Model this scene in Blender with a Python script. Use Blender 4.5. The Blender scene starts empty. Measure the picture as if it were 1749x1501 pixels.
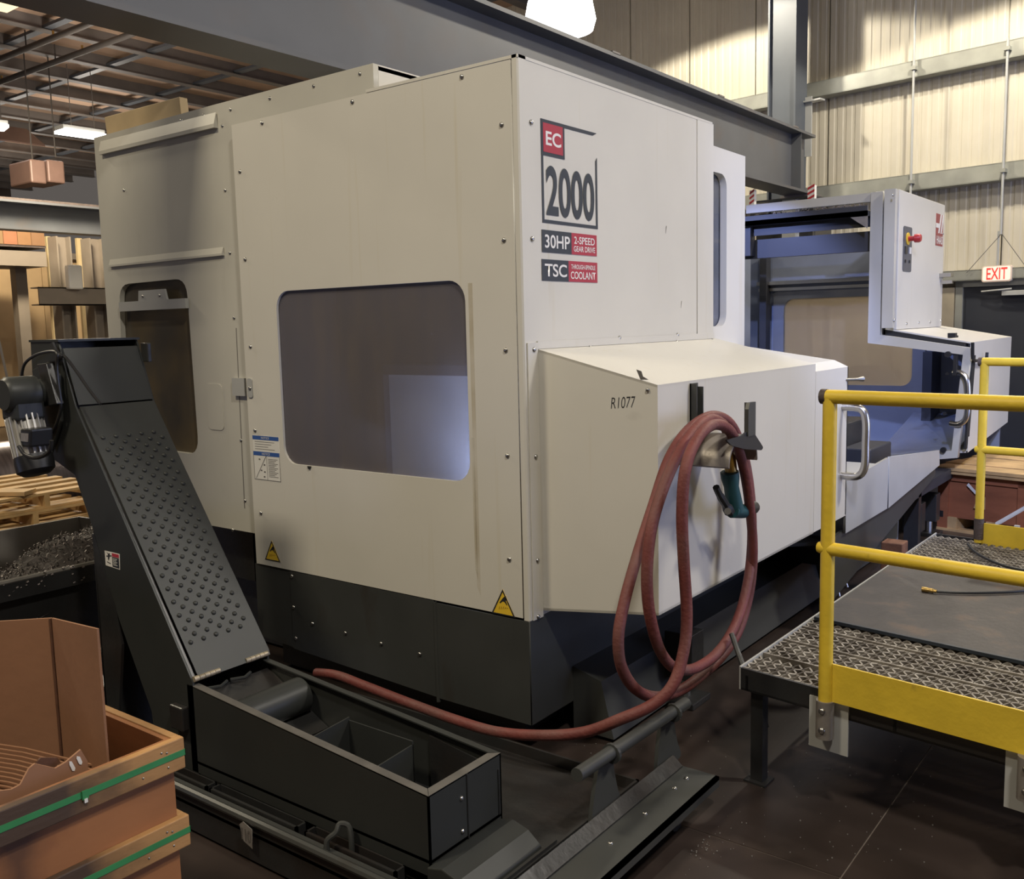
import bpy, bmesh, math, random
from mathutils import Vector, Matrix
random.seed(7)
S = bpy.context.scene
COL = S.collection

# ------------------------------------------------------------------ camera
FPX, IW, IH = 1619.4, 1749.0, 1501.0
YAW, PITCH, ROLL = 0.6509, -0.12, -0.0242
EYE = Vector((2.1772, -2.9483, 1.75))
fw = Vector((-math.sin(YAW)*math.cos(PITCH), math.cos(YAW)*math.cos(PITCH), math.sin(PITCH)))
r0 = Vector((math.cos(YAW), math.sin(YAW), 0)); u0 = r0.cross(fw)
rt = r0*math.cos(ROLL) + u0*math.sin(ROLL); up = u0*math.cos(ROLL) - r0*math.sin(ROLL)
cd = bpy.data.cameras.new('camera'); cam = bpy.data.objects.new('camera', cd); COL.objects.link(cam)
m = Matrix((rt, up, -fw)).transposed().to_4x4(); m.translation = EYE
cam.matrix_world = m
cd.sensor_width = 36; cd.sensor_fit = 'HORIZONTAL'; cd.lens = FPX/IW*36
cd.clip_start = .05; cd.clip_end = 200
S.camera = cam

# ------------------------------------------------------------------ world, lights, exposure
S.view_settings.view_transform = 'Standard'; S.view_settings.look = 'None'
S.view_settings.exposure = 0.0; S.view_settings.gamma = 1.0; S.view_settings.use_curve_mapping = False
wd = bpy.data.worlds.new('hall_air'); S.world = wd; wd.use_nodes = True
wd.node_tree.nodes['Background'].inputs[0].default_value = (.62, .55, .50, 1)
wd.node_tree.nodes['Background'].inputs[1].default_value = .17

def area(name, loc, target, sx, sy, power, color):
    l = bpy.data.lights.new(name, 'AREA'); l.shape = 'RECTANGLE'; l.size = sx; l.size_y = sy
    l.energy = power; l.color = color
    o = bpy.data.objects.new(name, l); COL.objects.link(o); o.location = loc
    o.rotation_euler = (Vector(target)-Vector(loc)).to_track_quat('-Z', 'Y').to_euler()
    return o
def spot(name, loc, target, power, color, angle, blend, rad):
    l = bpy.data.lights.new(name, 'SPOT'); l.energy = power; l.color = color
    l.spot_size = math.radians(angle); l.spot_blend = blend; l.shadow_soft_size = rad
    o = bpy.data.objects.new(name, l); COL.objects.link(o); o.location = loc
    o.rotation_euler = (Vector(target)-Vector(loc)).to_track_quat('-Z', 'Y').to_euler()
    return o
WARM = (1, .88, .66); NEUT = (1, .94, .84); COOL = (.46, .56, 1)
area('assumed_high_bay_front', (-1.6, -4.2, 6.4), (-1.6, -4.2, 0), 1.0, .6, 245, WARM)  # assumed unseen lamp in front, lights the front sheet
area('assumed_high_bay_camera', (3.4, -2.6, 6.2), (2.6, -1.5, 0), .5, .35, 215, NEUT)  # assumed unseen lamp above the camera, lights the right faces
spot('assumed_cool_spot', (3.2, -2.6, 5.3), (-.1, 4.9, 1.0), 2000, (.42, .52, 1), 27, .8, .07)  # assumed unseen cool lamp that tints the apron and doors bluish
spot('assumed_bay_lamp', (-1.75, 2.6, 3.0), (-.95, 6.45, 1.0), 340, (.34, .44, 1), 46, .5, .03)  # assumed unseen lamp that turns the bay's end wall blue
area('assumed_high_bay_right', (4.6, 3.5, 6.4), (3.6, 3.5, 0), 1.0, .6, 330, NEUT)  # assumed unseen lamp over the right side
area('assumed_high_bay_left', (-8.5, -1.0, 6.6), (-8.5, -1.0, 0), 1.0, .6, 300, WARM)  # assumed unseen lamp for the left zone
area('assumed_high_bay_far_left', (-12.5, 4.5, 5.6), (-13.5, 5.2, 0), 1.0, .6, 600, WARM)  # assumed lamp that brightens the far left bay, no fixture built
spot('assumed_high_bay_wall', (-3.6, 7.5, 6.25), (-3.6, 7.5, 0), 600, (1, .92, .76), 146, .06, .10)  # assumed lamp behind the scalloped light on the back wall
spot('assumed_high_bay_exit', (.3, 6.9, 5.85), (.3, 6.9, 0), 540, (1, .92, .76), 146, .06, .10)  # assumed lamp behind the second scallop, near the exit door
area('assumed_cool_light_right', (8.5, 4.5, 1.9), (0, 4.5, .9), 4.5, 3.4, 300, COOL)  # assumed unseen cool light on the right side; no door opening is built
area('cool_fill_front', (-8.0, -9.0, .56), (-8.0, 0, .56), 3.4, 1.02, 40, COOL)  # unseen cool panel added for a bluish reflection in the front window
area('inner_cover_fill', (-.40, .24, .98), (-.42, .55, 1.5), .5, .06, 16, COOL)  # added hidden light that turns the inner cover bluish behind the window
for _i, _p in enumerate(((-18.5, 9.0, 5.3), (-12.5, 5.5, 5.3), (-24, 10, 5.3))):  # added point lights that brighten the far left ceiling, apart from the strip lamps
    _l = bpy.data.lights.new('ceiling_fill', 'POINT'); _l.energy = 160; _l.color = (1, .9, .78); _l.shadow_soft_size = .5
    _o = bpy.data.objects.new('ceiling_fill', _l); COL.objects.link(_o); _o.location = _p

# ------------------------------------------------------------------ pixel survey: a photo point dropped on a known world plane
def _ray(px, py): return fw + rt*((px-IW/2)/FPX) + up*((IH/2-py)/FPX)
def AX(px, py, x): d = _ray(px, py); return EYE + d*((x-EYE.x)/d.x)
def AY(px, py, y): d = _ray(px, py); return EYE + d*((y-EYE.y)/d.y)
def AZ(px, py, z): d = _ray(px, py); return EYE + d*((z-EYE.z)/d.z)
WN = Vector((.148, .989, 0)).normalized(); WU = Vector((.989, -.148, 0)).normalized(); WP = Vector((-.4, 9.2, 0))
def AW(px, py, off=0):      # on the back wall plane (off = metres in front of it)
    d = _ray(px, py); return EYE + d*(((WP-WN*off-EYE).dot(WN))/d.dot(WN))

# ------------------------------------------------------------------ materials
def mat(name, col, rough=.5, metal=0, var=.12, scale=6., bump=0., col2=None, stretch=(1, 1, 1), lo=.35, hi=.7, bscale=None, spec=.5, coat=0):
    M = bpy.data.materials.new(name); M.use_nodes = True; nt = M.node_tree; N = nt.nodes; L = nt.links
    b = N['Principled BSDF']; b.inputs['Roughness'].default_value = rough; b.inputs['Metallic'].default_value = metal
    b.inputs['Specular IOR Level'].default_value = spec; b.inputs['Coat Weight'].default_value = coat
    tc = N.new('ShaderNodeTexCoord'); mp = N.new('ShaderNodeMapping'); mp.inputs['Scale'].default_value = stretch
    L.new(tc.outputs['Object'], mp.inputs[0])
    nz = N.new('ShaderNodeTexNoise'); nz.inputs['Scale'].default_value = scale; nz.inputs['Detail'].default_value = 5
    L.new(mp.outputs[0], nz.inputs['Vector'])
    cr = N.new('ShaderNodeValToRGB'); cr.color_ramp.elements[0].position = lo; cr.color_ramp.elements[1].position = hi
    c2 = col2 or tuple(c*(1-var) for c in col)
    cr.color_ramp.elements[0].color = (*c2, 1); cr.color_ramp.elements[1].color = (*col, 1)
    L.new(nz.outputs[0], cr.inputs[0]); L.new(cr.outputs[0], b.inputs['Base Color'])
    if bump:
        bz = N.new('ShaderNodeTexNoise'); bz.inputs['Scale'].default_value = bscale or scale*6; bz.inputs['Detail'].default_value = 3
        L.new(mp.outputs[0], bz.inputs['Vector'])
        bp = N.new('ShaderNodeBump'); bp.inputs['Strength'].default_value = bump; bp.inputs['Distance'].default_value = .01
        L.new(bz.outputs[0], bp.inputs['Height']); L.new(bp.outputs[0], b.inputs['Normal'])
    return M
def stain(M, col, scale, stretch, lo, hi, amount=1., off=(0, 0, 0)):
    """an extra layer of drips or dirt with a shape of its own"""
    nt = M.node_tree; N = nt.nodes; L = nt.links; b = N['Principled BSDF']
    src = b.inputs['Base Color'].links[0].from_socket
    tc = N.new('ShaderNodeTexCoord'); mp = N.new('ShaderNodeMapping'); mp.inputs['Scale'].default_value = stretch; mp.inputs['Location'].default_value = off
    L.new(tc.outputs['Object'], mp.inputs[0])
    nz = N.new('ShaderNodeTexNoise'); nz.inputs['Scale'].default_value = scale; nz.inputs['Detail'].default_value = 6
    L.new(mp.outputs[0], nz.inputs['Vector'])
    mr = N.new('ShaderNodeMapRange'); mr.inputs[1].default_value = lo; mr.inputs[2].default_value = hi; mr.inputs[4].default_value = amount
    L.new(nz.outputs[0], mr.inputs[0])
    mx = N.new('ShaderNodeMix'); mx.data_type = 'RGBA'
    L.new(mr.outputs[0], mx.inputs[0]); L.new(src, mx.inputs[6]); mx.inputs[7].default_value = (*col, 1)
    L.new(mx.outputs[2], b.inputs['Base Color'])
    return M
def emit(name, col, s):
    M = bpy.data.materials.new(name); M.use_nodes = True; b = M.node_tree.nodes['Principled BSDF']
    b.inputs['Base Color'].default_value = (*col, 1); b.inputs['Emission Color'].default_value = (*col, 1); b.inputs['Emission Strength'].default_value = s
    return M
def glass(name, tint, opac, dirt, rough=.15, stretch=(2, 2, .8)):
    """dirty polycarbonate: part see-through, part film, glossy surface"""
    M = bpy.data.materials.new(name); M.use_nodes = True; nt = M.node_tree; N = nt.nodes; L = nt.links
    b = N['Principled BSDF']; b.inputs['Roughness'].default_value = rough
    tc = N.new('ShaderNodeTexCoord'); nz = N.new('ShaderNodeTexNoise'); nz.inputs['Scale'].default_value = 3.5; nz.inputs['Detail'].default_value = 5
    mp = N.new('ShaderNodeMapping'); mp.inputs['Scale'].default_value = stretch; L.new(tc.outputs['Object'], mp.inputs[0]); L.new(mp.outputs[0], nz.inputs['Vector'])
    cr = N.new('ShaderNodeValToRGB'); cr.color_ramp.elements[0].color = (*tint, 1); cr.color_ramp.elements[1].color = (*dirt, 1)
    cr.color_ramp.elements[0].position = .4; cr.color_ramp.elements[1].position = .75
    L.new(nz.outputs[0], cr.inputs[0]); L.new(cr.outputs[0], b.inputs['Base Color'])
    b.inputs['Alpha'].default_value = opac
    return M

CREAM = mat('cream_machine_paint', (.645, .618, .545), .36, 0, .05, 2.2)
stain(CREAM, (.50, .42, .24), 2.0, (9, 9, .35), .63, .80, .35)
stain(CREAM, (.30, .27, .22), 3.0, (2, 2, 2), .72, .9, .5)
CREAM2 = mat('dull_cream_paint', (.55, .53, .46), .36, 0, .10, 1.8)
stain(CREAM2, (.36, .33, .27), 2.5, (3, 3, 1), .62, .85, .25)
LGREY = mat('light_grey_paint', (.42, .42, .40), .38, 0, .1, 4)
GAPM = mat('black_joint', (.012, .012, .012), .8, 0, .1)
DARK = mat('dark_grey_machine_paint', (.052, .054, .051), .42, 0, .18, 3)
stain(DARK, (.034, .026, .02), 3, (2, 2, 1), .6, .8, .7)
DARK2 = mat('oily_dark_steel', (.028, .028, .028), .36, 0, .3, 5, .15)
stain(DARK2, (.024, .017, .014), 3, (1, 1, 1), .5, .75, .8)
BLACK = mat('black_plastic', (.016, .016, .017), .42, 0, .15)
STEEL = mat('brushed_stainless', (.56, .54, .50), .28, 1, .1, 10)
ZINC = mat('zinc_screw', (.50, .49, .46), .32, 1, .2, 20)
GALV = mat('galvanised_grating', (.34, .31, .265), .55, .2, .35, 14, .2, col2=(.13, .11, .09))
EDGE = mat('worn_steel_edge', (.15, .14, .125), .42, .2, .3, 12)
GIRT = mat('galvanised_girt', (.40, .40, .35), .40, .35, .18, 5)
YEL = mat('yellow_safety_paint', (.76, .53, .04), .48, 0, .16, 8, .12)
stain(YEL, (.16, .10, .03), 9, (1, 1, 1), .66, .74, .85)
RUST = mat('burnt_weld', (.10, .075, .065), .6, .2, .35, 14, .3)
HOSE = mat('red_rubber_hose', (.185, .043, .035), .62, 0, .3, 12, .25)
stain(HOSE, (.12, .055, .045), 6, (1, 1, 1), .48, .72, .8)
BRASS = mat('brass', (.62, .42, .14), .35, .9, .25, 30)
TEAL = mat('teal_rubber', (.012, .075, .085), .5, 0, .2)
PLATE = mat('rusty_deck_plate', (.058, .050, .048), .55, .1, .35, 7, .2)
stain(PLATE, (.14, .08, .045), 7, (1, 1, 1), .56, .76, .55)
CONC = mat('polished_dark_concrete', (.050, .036, .031), .34, 0, .45, 2.2, .05)
stain(CONC, (.10, .075, .062), 3.2, (1, 1, 1), .58, .85, .6)
JOINT = mat('joint_filler', (.17, .14, .12), .7)
WALLP = mat('ribbed_wall_panel', (.56, .51, .41), .5, 0, .08, 3, 0)
stain(WALLP, (.30, .24, .16), 2.0, (6, 6, .35), .56, .8, .4)
UPW = mat('dark_upper_cladding', (.10, .075, .06), .7)
TAN = mat('tan_wall', (.50, .34, .18), .7, 0, .22, 1.5)
CEILM = mat('tan_roof_deck', (.55, .38, .27), .7, 0, .15, 2)
PURL = mat('roof_purlin_paint', (.17, .15, .135), .6, 0, .2, 3)
BEAM = mat('grey_beam_paint', (.095, .098, .105), .5, 0, .15, 2.5)
stain(BEAM, (.10, .075, .06), 2, (1, 1, 1), .55, .8, .6)
COLM = mat('grey_column_paint', (.085, .095, .11), .5, 0, .15, 2.5)
BROWNST = mat('brown_grey_steel', (.22, .18, .14), .6, 0, .2, 2)
PLY = mat('orange_plywood', (.36, .150, .055), .55, 0, .25, 2.2, .08, stretch=(1, 1, 3))
stain(PLY, (.16, .06, .025), 2.4, (1, 1.4, 1), .60, .74, .8)
PINE = mat('pine_batten', (.50, .27, .10), .6, 0, .3, 4, .12, stretch=(3, 1, 3))
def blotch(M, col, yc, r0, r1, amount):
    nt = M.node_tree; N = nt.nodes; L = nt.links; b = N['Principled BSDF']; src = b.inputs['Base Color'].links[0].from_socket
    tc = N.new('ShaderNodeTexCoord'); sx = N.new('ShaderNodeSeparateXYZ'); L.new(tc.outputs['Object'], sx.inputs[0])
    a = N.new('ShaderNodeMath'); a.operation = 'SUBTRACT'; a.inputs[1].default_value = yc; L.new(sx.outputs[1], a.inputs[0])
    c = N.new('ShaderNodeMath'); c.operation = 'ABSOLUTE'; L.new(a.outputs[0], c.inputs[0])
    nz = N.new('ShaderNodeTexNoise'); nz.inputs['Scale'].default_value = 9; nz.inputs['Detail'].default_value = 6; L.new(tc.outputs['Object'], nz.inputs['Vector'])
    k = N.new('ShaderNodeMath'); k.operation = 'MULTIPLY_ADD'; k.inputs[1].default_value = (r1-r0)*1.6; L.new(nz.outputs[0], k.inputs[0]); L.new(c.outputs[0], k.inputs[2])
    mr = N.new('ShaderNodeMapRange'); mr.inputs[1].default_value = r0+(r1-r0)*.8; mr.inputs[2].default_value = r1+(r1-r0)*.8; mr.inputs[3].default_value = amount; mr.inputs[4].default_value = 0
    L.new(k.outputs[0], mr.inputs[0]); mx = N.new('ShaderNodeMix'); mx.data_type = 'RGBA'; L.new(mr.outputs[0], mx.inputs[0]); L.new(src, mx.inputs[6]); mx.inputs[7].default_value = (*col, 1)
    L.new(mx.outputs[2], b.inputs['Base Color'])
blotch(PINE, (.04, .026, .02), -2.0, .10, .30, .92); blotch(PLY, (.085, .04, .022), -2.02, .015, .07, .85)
PINE2 = mat('pallet_pine', (.66, .43, .19), .65, 0, .35, 5, .1)
CRATE = mat('red_brown_plywood', (.36, .125, .055), .55, 0, .4, 2.5, .08, stretch=(1, 1, 3))
CARD = mat('corrugated_cardboard', (.29, .145, .075), .75, 0, .12, 4, .08, stretch=(1, 1, 1))
CARDD = mat('cardboard_edge', (.12, .052, .026), .8, 0, .3, 30)
STRAP = mat('green_strap', (.045, .25, .085), .4, 0, .2, 10)
WHITE = mat('white_label', (.74, .72, .66), .5, 0, .04)
BLUEL = mat('blue_label', (.035, .10, .33), .45, 0, .1)
INK = mat('black_ink', (.022, .024, .028), .5, 0, .1)
GREYINK = mat('grey_ink', (.13, .12, .11), .6, 0, .1)
DECK_D = mat('decal_charcoal', (.035, .042, .050), .4, 0, .05)
DECK_R = mat('decal_red', (.42, .035, .055), .4, 0, .08)
DECK_W = mat('decal_white', (.78, .76, .72), .4, 0, .03)
LOGOR = mat('faded_red_logo', (.32, .06, .06), .45, 0, .1)
WARNY = mat('warning_yellow', (.80, .53, .04), .45, 0, .05)
REDP = mat('red_plastic', (.42, .025, .03), .4, 0, .1)
FAWN = mat('bare_sheet_metal', (.30, .27, .24), .42, .35, .25, 12, .1)
WORN = mat('worn_hinge', (.45, .38, .27), .45, .4, .45, 30, .2)
CHIP = mat('metal_chips', (.16, .135, .125), .45, .5, .6, 40)
HEAP = mat('chip_dust', (.045, .034, .030), .7, .1, .5, 60, .3)
DARKC = mat('conveyor_dark_paint', (.036, .038, .036), .42, 0, .18, 3, spec=.28)
PIPED = mat('dark_pipe', (.045, .038, .033), .6)
ALU = mat('cast_aluminium', (.60, .58, .54), .4, .6, .15, 20)
SILV = mat('silver_tag', (.45, .42, .39), .4, .5, .3, 30)
ROLLM = mat('steel_roll', (.30, .26, .26), .30, .85, .35, 4, 0, stretch=(1, 8, 1))
INTR = mat('interior_sheet', (.27, .30, .38), .35, .1, .15, 3)
BIN = mat('bin_paint', (.17, .155, .135), .5, 0, .3, 3)
INTD = mat('interior_dark', (.036, .037, .044), .5, 0, .2, 4)
DOORM = mat('dark_door_paint', (.03, .033, .042), .45, 0, .1)
GLASS_MAIN = glass('grimy_smoked_window', (.185, .168, .180), .47, (.215, .188, .182), .16, (3, 3, .6))
GLASS_SIDE = glass('yellowed_window', (.085, .075, .06), .75, (.21, .15, .065), .2, (.8, .8, .7))
GLASS_DOOR = glass('door_window', (.10, .11, .13), .75, (.22, .22, .24), .12)
GLASS_END = glass('end_window', (.62, .55, .43), .85, (.70, .62, .50), .3)
_b = GLASS_END.node_tree.nodes['Principled BSDF']; _t = GLASS_END.node_tree.nodes.new('ShaderNodeBsdfTranslucent'); _t.inputs[0].default_value = (.95, .84, .66, 1)
_m = GLASS_END.node_tree.nodes.new('ShaderNodeMixShader'); _m.inputs[0].default_value = .78
_x = GLASS_END.node_tree.nodes.new('ShaderNodeBsdfTransparent'); _m2 = GLASS_END.node_tree.nodes.new('ShaderNodeMixShader'); _m2.inputs[0].default_value = .32
_o = GLASS_END.node_tree.nodes['Material Output']; _k = GLASS_END.node_tree.links
_k.new(_b.outputs[0], _m.inputs[1]); _k.new(_t.outputs[0], _m.inputs[2]); _k.new(_m.outputs[0], _m2.inputs[1]); _k.new(_x.outputs[0], _m2.inputs[2]); _k.new(_m2.outputs[0], _o.inputs[0])
LAMPW = emit('lamp_white', (1, .98, .95), 7)
LAMPY = emit('lamp_warm', (1, .86, .55), 1.1)
LAMPS = emit('strip_white', (1, .97, .94), 8)
EXITM = emit('exit_face', (1, .74, .62), .50)
EXITR = emit('exit_letters', (.85, .05, .04), .45)

# ------------------------------------------------------------------ mesh helpers
def V(*a): return Vector(a)
class MB:
    def __init__(s): s.v = []; s.f = []
    def add(s, vs, fs):
        n = len(s.v); s.v += [tuple(p) for p in vs]; s.f += [tuple(i+n for i in f) for f in fs]; return s
    def box(s, x0, y0, z0, x1, y1, z1):
        if x0 > x1: x0, x1 = x1, x0
        if y0 > y1: y0, y1 = y1, y0
        if z0 > z1: z0, z1 = z1, z0
        return s.add([(x0,y0,z0),(x1,y0,z0),(x1,y1,z0),(x0,y1,z0),(x0,y0,z1),(x1,y0,z1),(x1,y1,z1),(x0,y1,z1)],
                     [(3,2,1,0),(4,5,6,7),(0,1,5,4),(1,2,6,5),(2,3,7,6),(3,0,4,7)])
    def obox(s, o, a, b, c):     # corner o and three edge vectors
        o, a, b, c = map(Vector, (o, a, b, c))
        fs = [(3,2,1,0),(4,5,6,7),(0,1,5,4),(1,2,6,5),(2,3,7,6),(3,0,4,7)]
        if a.cross(b).dot(c) < 0: fs = [f[::-1] for f in fs]
        return s.add([o, o+a, o+a+b, o+b, o+c, o+a+c, o+a+b+c, o+b+c], fs)
    def prism(s, poly, vec):     # polygon extruded along vec
        p = [Vector(q) for q in poly]; vec = Vector(vec); n = len(p)
        nrm = sum(((p[i]-p[0]).cross(p[(i+1) % n]-p[0]) for i in range(n)), Vector())
        if nrm.dot(vec) > 0: p = p[::-1]
        fs = [tuple(range(n)), tuple(range(2*n-1, n-1, -1))] + [((i+1) % n, i, i+n, (i+1) % n+n) for i in range(n)]
        return s.add(p+[q+vec for q in p], fs)
    def tube(s, pts, r, n=10, closed=False, caps=True):
        p = [Vector(q) for q in pts]; k = len(p); rings = []
        prev = None
        for i in range(k):
            t = (p[(i+1) % k]-p[i-1]) if closed else (p[min(i+1, k-1)]-p[max(i-1, 0)])
            t.normalize()
            if prev is None:
                a = t.orthogonal().normalized()
            else:
                a = (prev - t*prev.dot(t)).normalized()
            prev = a; b = t.cross(a); rr = r[i] if isinstance(r, (list, tuple)) else r
            rings.append([p[i]+(a*math.cos(2*math.pi*j/n)+b*math.sin(2*math.pi*j/n))*rr for j in range(n)])
        vs = [q for g in rings for q in g]; fs = []
        for i in range(k if closed else k-1):
            i2 = (i+1) % k
            for j in range(n): fs.append((i*n+j, i*n+(j+1) % n, i2*n+(j+1) % n, i2*n+j))
        if caps and not closed: fs += [tuple(range(n-1, -1, -1)), tuple(range((k-1)*n, k*n))]
        return s.add(vs, fs)
    def cyl(s, a, b, r, n=16, r2=None): return s.tube([a, b], [r, r if r2 is None else r2], n)
    def build(s, name, material, parent=None, smooth=False, bevel=0):
        me = bpy.data.meshes.new(name); me.from_pydata(s.v, [], s.f); me.update()
        return link(name, me, material, parent, smooth, bevel)
def link(name, me, material, parent=None, smooth=False, bevel=0):
    if material and not me.materials: me.materials.append(material)
    o = bpy.data.objects.new(name, me); COL.objects.link(o)
    if smooth:
        for p in me.polygons: p.use_smooth = True
        try: me.set_sharp_from_angle(angle=math.radians(40))
        except Exception: pass
    if bevel:
        b = o.modifiers.new('bevel', 'BEVEL'); b.width = bevel; b.segments = 2; b.limit_method = 'ANGLE'
    if parent is not None: adopt(o, parent)
    return o
def adopt(o, parent):
    mw = parent['_w'] if False else wm(parent)
    o.parent = parent; o.matrix_parent_inverse = mw.inverted()
def wm(o):
    b = o.matrix_basis.copy()
    return b if o.parent is None else wm(o.parent) @ o.matrix_parent_inverse @ b
def tag(o, label=None, cat=None, group=None, kind=None):
    if label: o['label'] = label
    if cat: o['category'] = cat
    if group: o['group'] = group
    if kind: o['kind'] = kind
    return o
def thing(name, label, cat, loc=(0, 0, 0), group=None):
    o = bpy.data.objects.new(name, None); COL.objects.link(o); o.location = loc; o.empty_display_size = .1
    return tag(o, label, cat, group)
def struct(o): o['kind'] = 'structure'; return o
def spline(pts, n=8, closed=False):
    p = [Vector(q) for q in pts]; k = len(p); out = []
    for i in range(k if closed else k-1):
        if closed: a, b, c, d = p[i-1], p[i], p[(i+1) % k], p[(i+2) % k]
        else: a, b, c, d = p[max(i-1, 0)], p[i], p[i+1], p[min(i+2, k-1)]
        for j in range(n):
            t = j/n
            out.append(.5*((2*b)+(c-a)*t+(2*a-5*b+4*c-d)*t*t+(3*b-a-3*c+d)*t**3))
    if not closed: out.append(p[-1])
    return out
class Frame:                       # flat working plane: origin + u*U + v*V, front side = U x V
    def __init__(s, o, U, Vv): s.o = Vector(o); s.U = Vector(U).normalized(); s.V = Vector(Vv).normalized(); s.N = s.U.cross(s.V).normalized()
    def __call__(s, u, v, w=0): return s.o+s.U*u+s.V*v+s.N*w
    def uv(s, p): d = Vector(p)-s.o; return (d.dot(s.U), d.dot(s.V))
def FY(y): return Frame((0, y, 0), (1, 0, 0), (0, 0, 1))     # faces -Y, u = x, v = z
def FX(x): return Frame((x, 0, 0), (0, 1, 0), (0, 0, 1))     # faces +X, u = y, v = z
FZ = lambda z: Frame((0, 0, z), (1, 0, 0), (0, 1, 0))
def rrect(u0, v0, u1, v1, r, n=6):
    out = []
    for cu, cv, a0 in ((u1-r, v1-r, 0), (u0+r, v1-r, 90), (u0+r, v0+r, 180), (u1-r, v0+r, 270)):
        for i in range(n+1):
            a = math.radians(a0+90*i/n); out.append((cu+r*math.cos(a), cv+r*math.sin(a)))
    return out
def rpoly(pts, r, n=5):            # polygon with rounded corners
    out = []; k = len(pts)
    for i in range(k):
        p = Vector(pts[i]); a = Vector(pts[i-1])-p; b = Vector(pts[(i+1) % k])-p
        la, lb = a.length, b.length; a.normalize(); b.normalize()
        q0 = p+a*min(r, la*.45); q1 = p+b*min(r, lb*.45)
        for j in range(n+1):
            t = j/n; out.append(tuple(q0*(1-t)**2+p*2*t*(1-t)+q1*t*t))
    return out
def plate(name, fr, outer, t, material, parent=None, holes=(), w=0, bevel=0):
    """flat sheet with holes; its front lies w in front of the frame, thickness t goes back"""
    cu = bpy.data.curves.new('tmp', 'CURVE'); cu.dimensions = '2D'; cu.fill_mode = 'BOTH'; cu.extrude = t/2
    for loop in [outer]+list(holes):
        sp = cu.splines.new('POLY'); sp.points.add(len(loop)-1); sp.use_cyclic_u = True
        for i, q in enumerate(loop): sp.points[i].co = (q[0], q[1], 0, 1)
    ob = bpy.data.objects.new('tmp', cu)
    me = bpy.data.meshes.new_from_object(ob)
    for v in me.vertices: v.co = fr(v.co.x, v.co.y, v.co.z-t/2+w)
    me.update(); me.name = name
    bpy.data.objects.remove(ob); bpy.data.curves.remove(cu)
    return link(name, me, material, parent, False, bevel)
def text(name, s, fr, box, material, parent=None, w=.001, bold=.0, shear=0, thick=.0008, fit=True):
    """lettering fitted to the box (u0, v0, u1, v1) of a frame"""
    cu = bpy.data.curves.new('tmp', 'FONT'); cu.body = s; cu.size = 1; cu.offset = bold; cu.shear = shear
    cu.align_x = 'LEFT'; cu.space_line = .9
    ob = bpy.data.objects.new('tmp', cu); me = bpy.data.meshes.new_from_object(ob)
    bpy.data.objects.remove(ob); bpy.data.curves.remove(cu)
    xs = [v.co.x for v in me.vertices]; ys = [v.co.y for v in me.vertices]
    x0, x1, y0, y1 = min(xs), max(xs), min(ys), max(ys)
    for v in me.vertices:
        v.co = fr(box[0]+(v.co.x-x0)/(x1-x0)*(box[2]-box[0]), box[1]+(v.co.y-y0)/(y1-y0)*(box[3]-box[1]), w)
    me.update(); me.name = name
    return link(name, me, material, parent)
_screw = None
def screw(p, n, parent, r=.0075, material=ZINC):
    """button head screw: one shared mesh, a child of the sheet it holds"""
    global _screw
    if _screw is None:
        vs = []; fs = []; R = [(1, 0), (.92, .35), (.6, .62), (.22, .68)]; k = 8
        for (rr, h) in R: vs += [(rr*math.cos(2*math.pi*i/k), rr*math.sin(2*math.pi*i/k), h) for i in range(k)]
        for a in range(len(R)-1):
            for i in range(k): fs.append((a*k+i, a*k+(i+1) % k, (a+1)*k+(i+1) % k, (a+1)*k+i))
        fs.append(tuple(range((len(R)-1)*k, len(R)*k)))
        _screw = bpy.data.meshes.new('screw'); _screw.from_pydata(vs, [], fs); _screw.materials.append(material)
        for p_ in _screw.polygons: p_.use_smooth = True
    o = bpy.data.objects.new('screw', _screw); COL.objects.link(o)
    o.matrix_basis = Matrix.Translation(Vector(p)) @ Vector(n).to_track_quat('Z', 'Y').to_matrix().to_4x4() @ Matrix.Scale(r, 4)
    adopt(o, parent)
    return o
def copy_tree(o, parent=None):
    c = o.copy(); COL.objects.link(c)
    if parent is not None: c.parent = parent
    for ch in list(o.children): copy_tree(ch, c)
    return c

# ================================================================== SETTING
# floor: slabs with filled joints
fl = struct(MB().box(-30, -9, -.06, 12, 14, -.003).build('floor', JOINT))
fx = [-30, -24, -19, -14.5, -10.5, -7, -4, -1.62, 1.28, 4.1, 7, 12]; fy = [-9, -5.6, -2.6, -.12, 2.9, 5.9, 9, 14]
for i in range(len(fx)-1):
    for j in range(len(fy)-1):
        MB().box(fx[i]+.003, fy[j]+.003, -.03, fx[i+1]-.003, fy[j+1]-.003, 0).build('slab', CONC, fl)

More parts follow.
